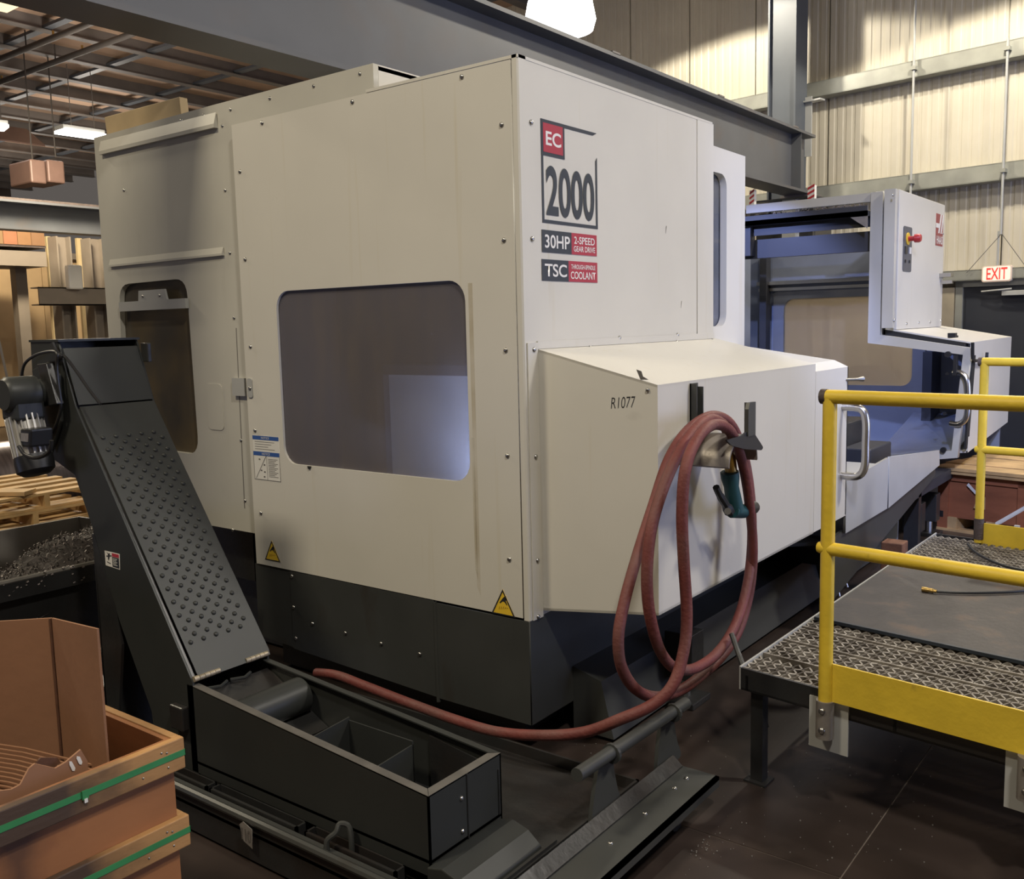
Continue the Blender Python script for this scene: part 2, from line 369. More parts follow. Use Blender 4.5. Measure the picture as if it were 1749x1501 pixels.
# back wall: ribbed sheet panels on girts
wb = struct(MB().obox(WP+WU*-16+WN*.06, WU*26, WN*.08, V(0, 0, 8.2)).build('wall_back', WALLP))
PW = 1.06
for k in range(-15, 9):
    s0 = k*PW+.42
    prof = []
    n = 9
    for i in range(n):
        a = s0+.006+(PW-.012)*i/n; d = (PW-.012)/n
        prof += [(a, 0), (a+d*.55, 0), (a+d*.66, .006), (a+d*.9, .006)]
    prof.append((s0+PW-.006, 0))
    vs = []; 
    for (a, d) in prof: vs += [WP+WU*a+WN*(d-.0), WP+WU*a+WN*d+V(0, 0, 8.1)]
    MB().add(vs, [(2*i, 2*i+2, 2*i+3, 2*i+1) for i in range(len(prof)-1)]).build('wall_panel', WALLP, wb)
def girt(z, h, name):
    g = MB()
    o = WP+WU*-16-WN*.20
    g.obox(o+V(0, 0, z-h/2), WU*26, WN*.016, V(0, 0, h))            # web facing the room
    g.obox(o+V(0, 0, z+h/2-.012), WU*26, WN*.19, V(0, 0, .012))
    g.obox(o+V(0, 0, z-h/2), WU*26, WN*.19, V(0, 0, .012))
    return struct(g.build(name, GIRT))
girt(4.60, .19, 'trim_1'); girt(3.31, .19, 'trim_2'); girt(2.19, .12, 'trim_3')
# exit door in the back wall
dl = AW(1641, 487, .1); s_door = (dl-WP).dot(WU)
def WF(off): return Frame(WP-WN*off, WU, (0, 0, 1))
d1 = struct(plate('door_1', WF(.09), [(s_door+.02, .02), (s_door+1.9, .02), (s_door+1.9, 2.06), (s_door+.02, 2.06)], .05, DOORM))
plate('door_leaf', WF(.096), [(s_door+.06, .03), (s_door+.965, .03), (s_door+.965, 2.03), (s_door+.06, 2.03)], .03, DOORM, d1)
plate('door_leaf', WF(.096), [(s_door+.975, .03), (s_door+1.86, .03), (s_door+1.86, 2.03), (s_door+.975, 2.03)], .03, DOORM, d1)
fr_ = MB()
for (a, b, c, d) in ((-.05, 0, .03, 2.12), (1.89, 0, 1.97, 2.12), (-.05, 2.06, 1.97, 2.13)):
    fr_.obox(WF(.12)(s_door+a, b), WU*(c-a), WN*.12, V(0, 0, d-b))
fr_.build('door_frame', GIRT, d1)
cl = MB(); a = (AW(1714, 503, .12)-WP).dot(WU); cl.obox(WF(.19)(a, 1.945), WU*.32, WN*.07, V(0, 0, .055))
cl_o = cl.build('door_closer', LGREY, d1, bevel=.006)
MB().tube([WF(.17)(a+.10, 2.02), WF(.21)(a-.02, 2.01), WF(.17)(a-.22, 2.0)], .01, 8).build('closer_arm', LGREY, cl_o)
MB().obox(WF(.14)(s_door+1.1, 1.0), WU*.6, WN*.03, V(0, 0, .05)).build('push_bar', LGREY, d1)
struct(MB().obox(WF(.13)(s_door-.78, 0), WU*.72, WN*.04, V(0, 0, 2.06)).build('trim_4', mat('door_side_cladding', (.42, .36, .26), .6)))
# vertical conduits on the back wall
def conduit(px, top, bot, label):
    p = AW(px, 300, .24); s_ = (p-WP).dot(WU)
    c = thing('conduit', label, 'pipe', WF(.24)(s_, bot))
    MB().cyl(WF(.24)(s_, bot), WF(.24)(s_, top), .014, 10).build('pipe', LGREY, c, True)
    for z in (4.60, 3.31):
        if bot < z < top: MB().obox(WF(.27)(s_-.03, z-.02), WU*.06, WN*.07, V(0, 0, .04)).build('pipe_clamp', GIRT, c)
conduit(1556, 8.0, 2.3, 'thin vertical conduit on the ribbed wall above the control cabinet')
conduit(1713, 4.7, 2.62, 'thin vertical conduit on the ribbed wall above the EXIT sign')
# exit sign hung by two wires
ex = AW(1702, 466, .22); se = (ex-WP).dot(WU); ze = ex.z
es = thing('exit_sign', 'white and red EXIT sign hung above the dark door', 'sign', WF(.22)(se, ze-.08))
ef = WF(.22)
plate('housing', ef, rrect(se-.158, ze-.098, se+.158, ze+.082, .03), .05, mat('exit_housing', (.80, .66, .55), .5), es)
plate('face', ef, rrect(se-.145, ze-.085, se+.145, ze+.07, .02), .004, EXITM, es, w=.004)
text('lettering', 'EXIT', ef, (se-.105, ze-.072, se+.115, ze+.058), EXITR, es, w=.006, bold=.012)
for sx in (-.14, .14):
    MB().tube([ef(se+sx*.5, ze+.08, -.02), ef(se+.035, 2.64, -.02)] if False else [ef(se+sx*2.3, ze+.02, .0), ef(se+.035, 2.63, -.01)], .004, 6).build('hanging_wire', GREYINK, es)
MB().cyl(ef(se+.0, ze+.07, -.02), ef(se+.0, 2.66, -.02), .012, 8).build('drop_pipe', LGREY, es)

# steel column and crane runway beams
def ibeam(name, p0, p1, h, w, t, m, upv=(0, 0, 1), web_t=None):
    p0 = Vector(p0); p1 = Vector(p1); d = (p1-p0); u_ = Vector(upv); s_ = d.normalized().cross(u_).normalized()
    g = MB(); g.obox(p0-s_*w/2-u_*h/2, d, s_*w, u_*t); g.obox(p0-s_*w/2+u_*(h/2-t), d, s_*w, u_*t)
    wt = web_t or t*.7
    g.obox(p0-s_*wt/2-u_*(h/2-t), d, s_*wt, u_*(h-2*t))
    return g
c0 = AW(1344, 215, .55); cx_, cy_ = c0.x, c0.y
g = MB(); cw = .36
for sgn in (-1, 1): g.obox(V(cx_, cy_, 0)+WU*(sgn*cw/2-.012)-WN*.14, WU*.024, WN*.28, V(0, 0, 8))
g.obox(V(cx_, cy_, 0)-WU*cw/2-WN*.10, WU*cw, WN*.02, V(0, 0, 8))
tag(g.build('steel_column', COLM), 'tall grey steel column standing at the end of the crane beam', 'column')
cb = thing('crane_runway_beam', 'big grey crane runway beam passing behind the machine roof', 'beam', (-2.1, 8.4, 3.2))
ibeam('b', (-2.1, -8, 3.57), (-2.1, 8.62, 3.57), .70, .30, .03, BEAM).build('beam', BEAM, cb)
MB().box(-2.14, -8, 3.92, -2.06, 8.7, 3.97).build('crane_rail', PURL, cb)
for y in range(-6, 9, 2): MB().box(-2.25, y-.06, 3.915, -1.95, y+.06, 3.935).build('rail_clip', PURL, cb)
g = MB()
for y in (8.2,): g.prism([(-2.09, y, 3.25), (-1.97, y, 3.25), (-1.97, y, 3.89), (-2.09, y, 3.89)], (0, .012, 0))
g.build('stiffener', BEAM, cb)
MB().box(-2.3, 8.40, 3.10, -1.9, 8.70, 3.22).build('bearing_pad', PURL, cb)
p = AW(1378, 222, .45)
g = MB(); g.obox(V(p.x, p.y, 3.75)-WU*.1, WU*.16, WN*.02, V(0, 0, .72)); g.obox(V(p.x, p.y, 4.40)-WU*.1-WN*.05, WU*.30, WN*.12, V(0, 0, .02))
g.build('tie_bracket', LGREY, cb)
MB().box(-2.2, 8.45, 0, -1.95, 8.62, 3.10).build('support_post', COLM, cb)
fb = thing('crane_runway_beam', 'dark crane runway beam crossing the far left bay', 'beam', (-13.5, 0, 3.45))
ibeam('b', (-13.5, -9, 3.68), (-13.5, 13, 3.68), .46, .32, .035, BEAM).build('beam', BEAM, fb)
MB().box(-13.55, -9, 3.91, -13.45, 13, 3.96).build('crane_rail', RUST, fb)
# ceiling
ce = struct(MB().box(-34, -9, 7.02, 12, 14, 7.1).build('ceiling', CEILM))
for k in range(28):
    x = 5-1.35*k
    MB().box(x-.02, -9, 6.80, x+.02, 14, 7.02).box(x-.09, -9, 6.795, x+.09, 14, 6.81).build('purlin', PURL, ce)
for k, y in enumerate((-3.0, 1.4, 3.7, 5.6, 7.5, 9.4, 11.4)):
    MB().box(-34, y-.07, 6.83, 12, y+.07, 6.88).build('bridging', COLM, ce)
for i, (px, py, lab) in enumerate(((60, 77, 'upper dark sprinkler pipe slung under the ceiling purlins'), (110, 100, 'lower dark sprinkler pipe slung under the ceiling purlins'))):
    q = AZ(px, py, 6.55)
    sp = thing('sprinkler_pipe', lab, 'pipe', (-20, q.y, 6.55))
    MB().cyl((-34, q.y, 6.55), (q.x+4.2, q.y, 6.55), .05, 10).build('pipe', PIPED, sp, True)
    for k in range(7):
        x = q.x+2.6-2.9*k
        MB().cyl((x, q.y, 6.59), (x, q.y, 6.85), .012, 6).build('hanger_rod', PIPED, sp)
        MB().cyl((x+.9, q.y, 6.56), (x+.9, q.y, 6.66), .02, 6).build('sprinkler_head', BRASS, sp)
# far left wall with its steelwork
wl = struct(MB().box(-33.3, -9, 0, -33, 14, 7.1).build('wall_left', UPW))
pw_ = thing('partition_wall', 'low tan partition wall in the far left bay', 'wall', (-17, 2, 0))
MB().box(-17.2, -9, 0, -17, 14, 3.3).build('core', TAN, pw_)
for k in range(12):
    y = -2+1.25*k
    MB().box(-17, y+.006, .02, -16.97, y+1.244, 3.3).build('wall_panel', TAN, pw_)
MB().box(-17.2, -9, 3.3, -16.85, 14, 3.42).build('cap', BROWNST, pw_)
MB().box(-33, -9, 3.6, -32.7, 14, 4.3).build('wall_beam', BROWNST, wl)
for i, (a, b, lab) in enumerate(((90, 115, 'brown grey steel post at the far left, left of its pair'), (146, 171, 'brown grey steel post at the far left, right of its pair'))):
    p, q = AX(a, 430, -14.6), AX(b, 430, -14.6)
    tag(ibeam('c', (-14.6, (p.y+q.y)/2, 0), (-14.6, (p.y+q.y)/2, 3.5), q.y-p.y, .3, .03, BROWNST, upv=(0, 1, 0)).build('steel_post', BROWNST), lab, 'column')
p, q = AX(64, 490, -14.2), AX(260, 505, -14.2)
g = MB(); zc = p.z; g.box(-14.2, p.y, zc-.31, -14.16, q.y, zc); g.box(-14.45, p.y, zc-.02, -14.16, q.y, zc); g.box(-14.45, p.y, zc-.31, -14.16, q.y, zc-.29)
tag(g.build('steel_brace', BROWNST), 'tan brown channel rail fixed low across the two far posts', 'brace')
# slatted booth and its carrier beam
p, q = AX(0, 388, -14.8), AX(75, 420, -14.8)
bt = thing('slatted_booth', 'raised booth clad with brown boards at the left edge', 'booth', (-14.8, q.y-.5, 3.2))
z0, z1 = AX(30, 418, -14.8).z, AX(30, 380, -14.8).z+.12
for k in range(9):
    y1 = q.y-.24*k
    MB().box(-14.8, y1-.232, z0, -14.76, y1, z1).build('board', mat('booth_board_%d' % k, (.20+.03*(k % 3), .105+.012*(k % 2), .05), .6), bt)
MB().box(-15.8, q.y-2.2, z0-.04, -14.77, q.y+.02, z0).build('sill', RUST, bt)
MB().box(-15.8, q.y-2.2, z0-.36, -14.80, q.y+.03, z0-.10).build('carrier_beam', BROWNST, bt)
MB().box(-15.6, q.y-2.1, 0, -15.3, q.y-1.8, z0-.36).build('post', BROWNST, bt); MB().box(-15.5, q.y-.3, 0, -15.3, q.y-.1, z0-.36).build('post', BROWNST, bt)
for k, (a, b) in enumerate(((76, 90), (128, 143), (167, 172))):
    p, q = AX(a, 400, -15.6), AX(b, 480, -15.6)
    tag(MB().box(-15.62, p.y, 0, -15.55, q.y, 3.6).build('wall_post', mat('pale_post_%d' % k, (.58, .44, .24), .6)),
        ['pale tan post beside the slatted booth', 'pale tan post between the two far brown posts', 'slim pale tan post next to the machine edge, far left'][k], 'post')
p = AX(128, 470, -14.0); tag(MB().box(-14.165, p.y-.1, p.z-.24, -14.02, p.y+.16, p.z+.18).build('junction_box', WHITE, bevel=.03), 'small white box on the far channel rail between posts', 'box')
# duct and shades in the dark left bay
p, q = AX(53, 300, -15.2), AX(110, 283, -15.2)
du = thing('air_duct', 'pinkish brown air duct hanging in the dark left bay', 'duct', (-15.2, p.y, p.z))
DUCTM = mat('duct_sheet', (.20, .12, .095), .5, .1)
MB().box(-16.0, p.y, p.z-.12, -15.2, q.y-.35, q.z+.05).box(-16, q.y-.32, p.z-.08, -15.2, q.y, q.z+.08).build('duct', DUCTM, du, bevel=.03)
MB().cyl((-15.3, p.y+.1, p.z), (-15.3, p.y+.1, 7), .012, 6).cyl((-15.3, q.y-.1, p.z+.4), (-15.3, q.y-.1, 7), .012, 6).build('hanger', PIPED, du)
# lamps in view
def strip_lamp(name, a, b, z, lab, m, w=.14):
    p, q = AZ(*a, z), AZ(*b, z); d = (q-p); s_ = V(d.y, -d.x, 0).normalized()*w
    t_ = thing(name, lab, 'lamp', p)
    MB().obox(p-s_, d, s_*2, V(0, 0, .05)).build('lens', m, t_)
    MB().obox(p-s_*.8+V(0, 0, .05), d, s_*1.6, V(0, 0, .08)).build('housing', LGREY, t_)
    for k in (.3, .86): MB().cyl(p+d*k+V(0, 0, .12), p+d*k+V(0, 0, max(.2, 6.9-z)), .008, 6).build('hanger_wire', PURL, t_)
strip_lamp('strip_lamp', (101, 226), (172, 236), 5.6, 'bright white strip lamp hanging left of the machine top', LAMPS, .22)
strip_lamp('strip_lamp', (-60, 214), (11, 221), 5.6, 'bright strip lamp cut by the left edge of the photo', LAMPS, .22)
strip_lamp('strip_lamp', (-70, -6), (24, 16), 5.9, 'warm yellow strip lamp in the top left corner', LAMPY, .2)
p = AZ(22, 243, 5.6); rf_ = thing('lamp_reflector', 'pinkish lamp reflector below the left edge strip lamp', 'lamp', p)
MB().prism([p+V(.0, -.9, 0), p+V(-.7, -.9, .42), p+V(-.7, .65, .42), p+V(0, .65, 0)], (0, 0, .03)).build('wing', DUCTM, rf_)
MB().cyl(p+V(-.4, 0, .25), p+V(-.4, 0, 1.8), .01, 6).build('hanger_wire', PURL, rf_)
# main high bay over the machine
p = AZ(957, 52, 5.0)
hb = thing('high_bay_lamp', 'glaring white high bay lamp above the machine corner', 'lamp', p)
q_ = Frame(p, WU, (0, 0, 1))
MB().tube([p, p+V(0, 0, .10), p+V(0, 0, .30), p+V(0, 0, .46)], [.37, .40, .36, .26], 24).build('lens', LAMPW, hb, True)
MB().tube([p+V(0, 0, .46), p+V(0, 0, .58), p+V(0, 0, .72)], [.27, .2, .12], 20).build('housing', LGREY, hb, True)
MB().cyl(p+V(0, 0, .7), p+V(0, 0, 7-p.z), .012, 6).build('hanger_rod', PURL, hb)

# dark cabinet behind the machine with striped guards
p = AY(1290, 350, 7.4); q = AY(1392, 312, 7.4)
ca = thing('electrical_cabinet', 'dark steel cabinet behind the open machine bay', 'cabinet', ((p.x+q.x)/2, 7.6, 0))
MB().box(p.x, 7.42, 2.12, q.x, 7.95, 2.92).build('body', DARK2, ca, bevel=.01)
for xx in (p.x, q.x-.06): MB().box(xx, 7.86, 0, xx+.06, 7.94, 2.12).build('leg', DARK2, ca)
MB().box(p.x+.35, 7.30, 2.5, p.x+.5, 7.42, 3.05).build('conduit_box', LGREY, ca)
MB().box(p.x-.02, 7.28, 3.03, q.x+.05, 7.6, 3.05).box(p.x+.55, 7.5, 2.9, p.x+.6, 7.55, 3.04).build('tray', DARK2, ca)
def guard(px, py, y, w, h, lab, carrier):
    c = AY(px, py, y); f = FY(y-.03)
    t_ = thing('striped_guard', lab, 'guard', (c.x, y, c.z-h/2), 'red and white striped guards')
    MB().box(c.x-w/2, y-.03, c.z-h/2, c.x+w/2, y+.03, c.z+h/2).build('post', WHITE, t_)
    for k in range(3):
        z = c.z-h/2+h*(k+.1)/3
        plate('stripe', f, [(c.x-w/2, z), (c.x+w/2, z+h*.22), (c.x+w/2, z+h*.38), (c.x-w/2, z+h*.16)], .002, REDP, t_, w=.002)
    if carrier: MB().box(c.x-.02, y-.02, 0, c.x+.02, y+.02, c.z-h/2).build('stand', DARK2, t_)
q = AW(1349, 540, .3)
rp = thing('red_shape', 'unidentified red upright shape blurred behind the far window of the machine', 'post', (q.x, q.y, 0))  # plain block for a red shape that could not be made out
MB().box(q.x-.11, q.y-.1, 1.05, q.x+.07, q.y+.1, 1.98).build('red_housing', REDP, rp, bevel=.02)
MB().box(q.x-.07, q.y-.05, 0, q.x+.03, q.y+.05, 1.05).build('stand', BROWNST, rp)
q = AY(1490, 640, 7.6)
dr = thing('dark_blob', 'unidentified dark round drum blurred low behind the far window of the machine', 'blob', (q.x, 7.6, 0))  # round body for a dark smudge that could not be made out
MB().tube([(q.x, 7.6, 0), (q.x, 7.6, q.z-.05), (q.x, 7.6, q.z+.06), (q.x, 7.6, q.z+.10)], [.29, .29, .27, .18], 24).build('shell', INTD, dr, True)
MB().tube([(q.x, 7.6, q.z-.30), (q.x, 7.6, q.z-.28)], .30, 24).build('hoop', BEAM, dr)
guard(1286, 338, 7.2, .055, .16, 'red white striped guard left of the dark cabinet top', True)
guard(1387, 330, 7.2, .075, .16, 'red white striped guard right of the dark cabinet top', True)

# ================================================================== MACHINING CENTRE
mc = thing('machining_center', 'huge cream horizontal machining centre with dark grey base', 'machine', (0, 0, 0))
F0 = FY(0.0); FL = FY(.05); R0 = FX(0.0)
def uvy(px, py, y): p = AY(px, py, y); return (p.x, p.z)
def uvx(px, py, x): p = AX(px, py, x); return (p.y, p.z)
# front sheet with the big window
WX0, WX1, WZ0, WZ1 = -1.455, -.287, 1.113, 1.935
fp = plate('front_panel', F0, [(-1.715, .583), (-.034, .583), (-.034, 2.735), (-1.715, 2.735)], .012, CREAM, mc, [rrect(WX0, WZ0, WX1, WZ1, .085)])
plate('window', F0, rrect(WX0-.03, WZ0-.03, WX1+.03, WZ1+.03, .09), .006, GLASS_MAIN, mc, w=-.013)
MB().box(-1.70, .60, .8, -.06, .61, 2.5).build('window_backing', INTD, mc)
xi = AY(664, 640, .5).x; zi = AY(730, 640, .5).z
MB().box(xi, .50, .8, -.06, .59, zi).build('inner_cover', LGREY, mc)
MB().box(xi-.05, .46, .8, xi, .60, zi+.05).box(xi-.05, .46, zi, -.06, .60, zi+.05).build('inner_frame', INTD, mc)
for xx in (-1.70, -.06): MB().box(xx, .03, .7, xx+.01, .6, 2.6).build('inner_side', INTD, mc)
MB().box(-1.70, .03, 2.45, -.06, .6, 2.46).box(-1.7, .03, .88, -.06, .6, .89).build('inner_shelf', INTD, mc)
for (px, py) in ((448,210),(602,174),(789,131),(857,213),(410,293),(419,443),(861,410),(864,598),(428,592),(867,778),(436,735),(870,955),(446,876)):
    screw(AY(px, py, -.0), (0, -1, 0), fp, .0105)
q = AY(529, 796, 0); MB().prism([q+V(-.012, 0, 0), q+V(.012, 0, 0), q+V(.004, 0, -.014), q+V(-.006, 0, -.014)], (0, -.006, 0)).build('window_clip', GAPM, fp)
STREAK = mat('ochre_streak', (.50, .39, .19), .5, 0, .1, 3)
_b = STREAK.node_tree.nodes['Principled BSDF']; _n = STREAK.node_tree.nodes.new('ShaderNodeTexNoise'); _n.inputs['Scale'].default_value = 7; _n.inputs['Detail'].default_value = 6
_r = STREAK.node_tree.nodes.new('ShaderNodeMapRange'); _r.inputs[1].default_value = .3; _r.inputs[2].default_value = .8; _r.inputs[4].default_value = .26
STREAK.node_tree.links.new(_n.outputs[0], _r.inputs[0]); STREAK.node_tree.links.new(_r.outputs[0], _b.inputs['Alpha'])
for (xa, xb_, za, zb_) in ((-.268, -.250, .68, 1.92), (-.275, -.262, .75, 1.3)):
    plate('drip_streak', F0, [(xa, za), (xb_, za-.04), (xb_+.002, zb_), (xa-.002, zb_)], .0004, STREAK, fp, w=.0005)
# corner post
MB().prism([(-.028, -.0, .575), (-.006, 0, .575), (0, .006, .575), (0, .05, .575), (-.028, .05, .575)], (0, 0, 2.175)).build('corner_post', CREAM, mc)
MB().box(-.8, -.0, 2.738, -.0, 1.66, 2.75).build('roof_sheet', CREAM, mc)
# right side sheet with the lettering
rs = plate('right_panel', R0, [(.052, 1.4), (1.482, 1.4), (1.482, 2.742), (.052, 2.742)], .012, CREAM, mc, w=-.0015)
plate('right_panel_edge', R0, [(1.488, 1.4), (1.672, 1.4), (1.672, 2.742), (1.488, 2.742)], .03, CREAM, mc)
plate('right_panel_lower', R0, [(.052, .575), (1.66, .575), (1.66, 1.4), (.052, 1.4)], .012, CREAM, mc, w=-.0015)
for (px, py) in ((907,209),(909,408),(1058,577),(1157,572)): screw(AX(px, py, 0), (1, 0, 0), rs, .0105)
# rear sheet left of the front sheet, with side window
def P2(px, py): return uvy(px, py, .05)
lw = rpoly([P2(203, 486), P2(318, 475), P2(340, 777), P2(214, 760)], .10)
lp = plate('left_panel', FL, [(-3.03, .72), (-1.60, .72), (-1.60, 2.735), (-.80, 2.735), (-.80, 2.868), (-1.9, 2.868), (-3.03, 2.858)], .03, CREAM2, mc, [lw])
plate('side_window', FL, [(-2.93, .98), (-2.12, .98), (-2.12, 2.10), (-2.93, 2.10)], .005, GLASS_SIDE, mc, w=-.032)
MB().box(-3.0, .55, .75, -1.8, .56, 2.6).build('inner_sheet', INTD, mc)
wbz = P2(265, 521)[1]
wb_ = MB().box(P2(209, 520)[0], .028, wbz-.026, P2(323, 516)[0], .048, wbz+.026)
b0, b1 = P2(243, 510)[0], P2(287, 510)[0]
wb_.prism([(b0-.01, .03, wbz+.02), (b1+.02, .03, wbz+.02), (b1, .03, wbz+.082), (b0, .03, wbz+.082)], (0, .012, 0))
wo = wb_.build('window_bar', LGREY, mc)
for px in (250, 279): screw(V(P2(px, 510)[0], .03, wbz+.05), (0, -1, 0), wo, .009, BLACK)
for (a, b, c, d) in ((P2(174, 240), P2(372, 206), 0, 0), ):
    pass
def trim(pa, pb, h, dpt, name):
    (x0, za), (x1, zb) = P2(*pa), P2(*pb); z = (za+zb)/2
    return MB().prism([(x0, .05, z-h), (x0, .05-dpt*.35, z), (x0, .05-dpt, z-h*.75), (x0, .05-dpt, z-h)][::-1], (x1-x0, 0, 0)).build(name, CREAM2, mc)
trim((174, 241), (371, 193), .075, .024, 'top_drip_rail')
trim((189, 438), (383, 428), .042, .016, 'lower_drip_rail')
for (px, py) in ((385,325),(393,432),(400,543),(412,752),(419,855),(380,215),(310,206),(348,197),(394,187),(461,168),(536,147),(615,126),(398,905),(212,325)):
    screw(AY(px, py, .05), (0, -1, 0), lp, .009)
# tabs, hatch and latch on the side sheet
q0, q1 = P2(352, 655), P2(384, 735)
plate('inspection_hatch', FL, rrect(q0[0], q1[1], q1[0], q0[1], .03), .003, CREAM2, mc, w=.003)
q0, q1 = P2(401, 645), P2(424, 676)
pl_ = MB().box(q0[0], .03, q1[1], q1[0], .05, q0[1]).build('latch_plate', LGREY, mc)
q0, q1 = uvy(423, 646, 0), uvy(433, 679, 0)
lt = plate('latch_tab', F0, rrect(q0[0], q1[1], q1[0], q0[1], .012), .006, LGREY, mc, w=.006)
screw(AY(427, 663, -.006), (0, -1, 0), lt, .0105)
plate('seam_strip', FL, [P2(403, 560), P2(404, 560), P2(418.5, 868), P2(417.5, 868)], .004, GREYINK, mc, w=.001)
# roof box going back
MB().box(-.812, .081, 2.75, -.80, 1.2, 2.868).build('roof_box_side', CREAM, mc)
MB().box(-3.03, .08, 2.845, -.80, 1.3, 2.862).build('roof_box_top', CREAM2, mc)
MB().box(-3.03, .08, .72, -3.0, 2.6, 2.85).build('left_end_sheet', CREAM2, mc)
MB().box(-3.0, .2, .4, -2.0, .4, .9).build('way_cover', DARK2, mc)
# dark base skirts
def skirt(name, poly, fr, t, m=DARK, w=0): return plate(name, fr, poly, t, m, mc, w=w)
sk = [skirt('base_skirt', [(-1.735, .20), (-1.466, .188), (-1.466, .578), (-1.735, .578)], F0, .01, w=-.006),
      skirt('base_skirt', [(-1.463, .184), (-.517, .146), (-.517, .578), (-1.463, .578)], F0, .01, w=-.001),
      skirt('base_skirt', [(-.514, .146), (-.004, .143), (-.004, .572), (-.514, .572)], F0, .01, w=.003)]
MB().prism([AY(740, 1028, -.004), AY(744, 1028, -.004), AY(751, 1199, -.004), AY(746, 1199, -.004)], (0, .02, 0)).build('skirt_flange', DARK, mc)
for (px, py) in ((499,984),(502,1037),(506,1090),(534,1065),(590,1081),(651,1099),(717,1117)):
    screw(AY(px, py, -.001), (0, -1, 0), sk[1], .009)
skirt('base_skirt', [(.0, .143), (2.38, .160), (2.38, .66), (.0, .576)], R0, .01)
MB().box(-1.72, .14, .02, -.14, 2.6, .56).build('casting', DARK2, mc)
MB().box(-2.9, .3, .02, -1.75, 3.2, .62).build('casting', DARK2, mc)
MB().box(-2.2, 2.6, .10, .05, 6.5, .50).build('casting', DARK2, mc)
MB().prism([(.0, .30, .02), (.20, .30, .02), (.14, .30, .26), (0, .30, .30)], (0, 3.9, 0)).build('drip_ledge', DARK, mc)
# leveling feet
for (x, y) in ((.23, .88), (.12, 2.9), (.30, 4.55), (-1.6, .25), (.30, 5.0)):
    fo = MB().box(x-.09, y-.09, 0, x+.09, y+.09, .03).box(x-.07, y-.06, .12, x+.07, y+.06, .34).build('leveling_foot', DARK2, mc, bevel=.004)
    MB().cyl((x, y, .03), (x, y, .13), .03, 10).build('foot_screw', ZINC, fo)
g = MB()      # far end stand with holes
g.box(.32, 4.20, .0, .42, 4.27, .60).build('end_stand', DARK2, mc)
plate('hole_plate', Frame((0, 4.12, 0), (1, 0, 0), (0, 0, 1)), [(.16, .12), (.30, .12), (.30, .60), (.16, .60)], .015, LGREY, mc,
      [[(.23+.022*math.cos(a*.7), z+.03*math.sin(a*.7)) for a in range(9)] for z in (.24, .37, .50)])

# ---- bumped-out cover on the right side
xb = .476
A0 = V(0, .085, 1.655); A1 = V(0, .085, .60); B0 = AX(1123, 657, xb); B1 = AX(1123, 1046, xb)
B0 = V(xb, .187, 1.516); B1 = V(xb, .187, .632)
YE = 1.865
sc = MB()
sc.prism([A1+V(0, 0, 0), B1, B0, A0], V(-.002, .012, 0)).build('cover_near_side', CREAM, mc)
sc = MB().obox((xb-.012, .187, .632), (.012, 0, 0), (0, YE-.187, 0), (0, 0, .884)); cov = sc.build('cover_front', CREAM, mc)
MB().prism([A0, B0, V(xb, YE, 1.516), V(0, 1.70, 1.655)], V(0, 0, -.01)).build('cover_top', CREAM, mc)
MB().prism([A1, B1, V(xb, YE, .632), V(0, YE, .60)], V(0, 0, .01)).build('cover_bottom', CREAM, mc)
fg = MB()     # screwed flange around the cover
fg.box(0, .018, .575, .006, .085, 1.68).box(0, .085, 1.655, .006, 1.67, 1.68+.005)
fgo = fg.build('cover_flange', CREAM, mc)
for (px, py) in ((912,597),(1007,594),(1087,590),(1156,584),(1216,581),(915,780),(918,957),(919,1053)):
    screw(AX(px, py, .006), (1, 0, 0), fgo, .0105)
screw(AX(1106, 666, .44), (.4, -.9, 0), cov, .008)
# pen marking on the near side of the cover
NS = Frame(A1, B1-A1, (0, 0, 1))
def on_ns(px, py):
    d = _ray(px, py); t = (A1-EYE).dot(NS.N)/d.dot(NS.N); return NS.uv(EYE+d*t)
a, b = on_ns(1022, 706), on_ns(1062, 688)
text('pen_marking', 'R1077', NS, (a[0], a[1], b[0], b[1]), INK, mc, w=.0015, bold=-.012, shear=.15)
a = on_ns(1070, 652); plate('chipped_paint', NS, [(a[0]-.02, a[1]+.02), (a[0], a[1]+.012), (a[0]+.006, a[1]-.008), (a[0]+.028, a[1]-.022), (a[0]-.004, a[1]-.02)], .001, GREYINK, mc, w=.001)
# ---- left sliding door (only its edge shows beyond the cover)
ld = MB(); YD = 2.385
ldo = ld.prism([(xb-.03, YE+.004, .635), (xb, YE+.004, .635), (xb, YE+.004, 1.476), (.40, YE+.004, 1.512), (.38, YE+.004, 1.50)], (0, YD-YE-.004, 0)).build('door', CREAM, mc)
tag(ldo, 'left sliding door with steel handle')
MB().prism([(.40, YE+.004, 1.512), (.40, YD, 1.512), (-.18, YD, 1.60), (-.18, YE+.004, 1.64)], (0, 0, -.012)).build('door_shelf', CREAM, ldo)
MB().prism([(xb, YD, .64), (xb, YD, 1.476), (.40, YD, 1.511), (-.18, YD, 1.60), (-.18, YD, .62)], (0, -.012, 0)).build('door_edge', LGREY, ldo)
f18 = FX(-.18)
sw = rrect(1.70, uvx(1230, 557, -.18)[1], uvx(1241, 400, -.18)[0], uvx(1230, 296, -.18)[1], .075)
up_ = plate('door_upper', f18, [(1.62, 1.60), (2.485, 1.585), (2.485, 2.705), (1.62, 2.715)], .04, CREAM, ldo, [sw])
plate('door_window', f18, [(1.66, 1.66), (2.32, 1.66), (2.32, 2.64), (1.66, 2.64)], .006, GLASS_DOOR, ldo, w=-.045)
MB().box(-.6, 1.7, 1.6, -.55, 2.4, 2.7).build('door_backing', INTR, ldo)
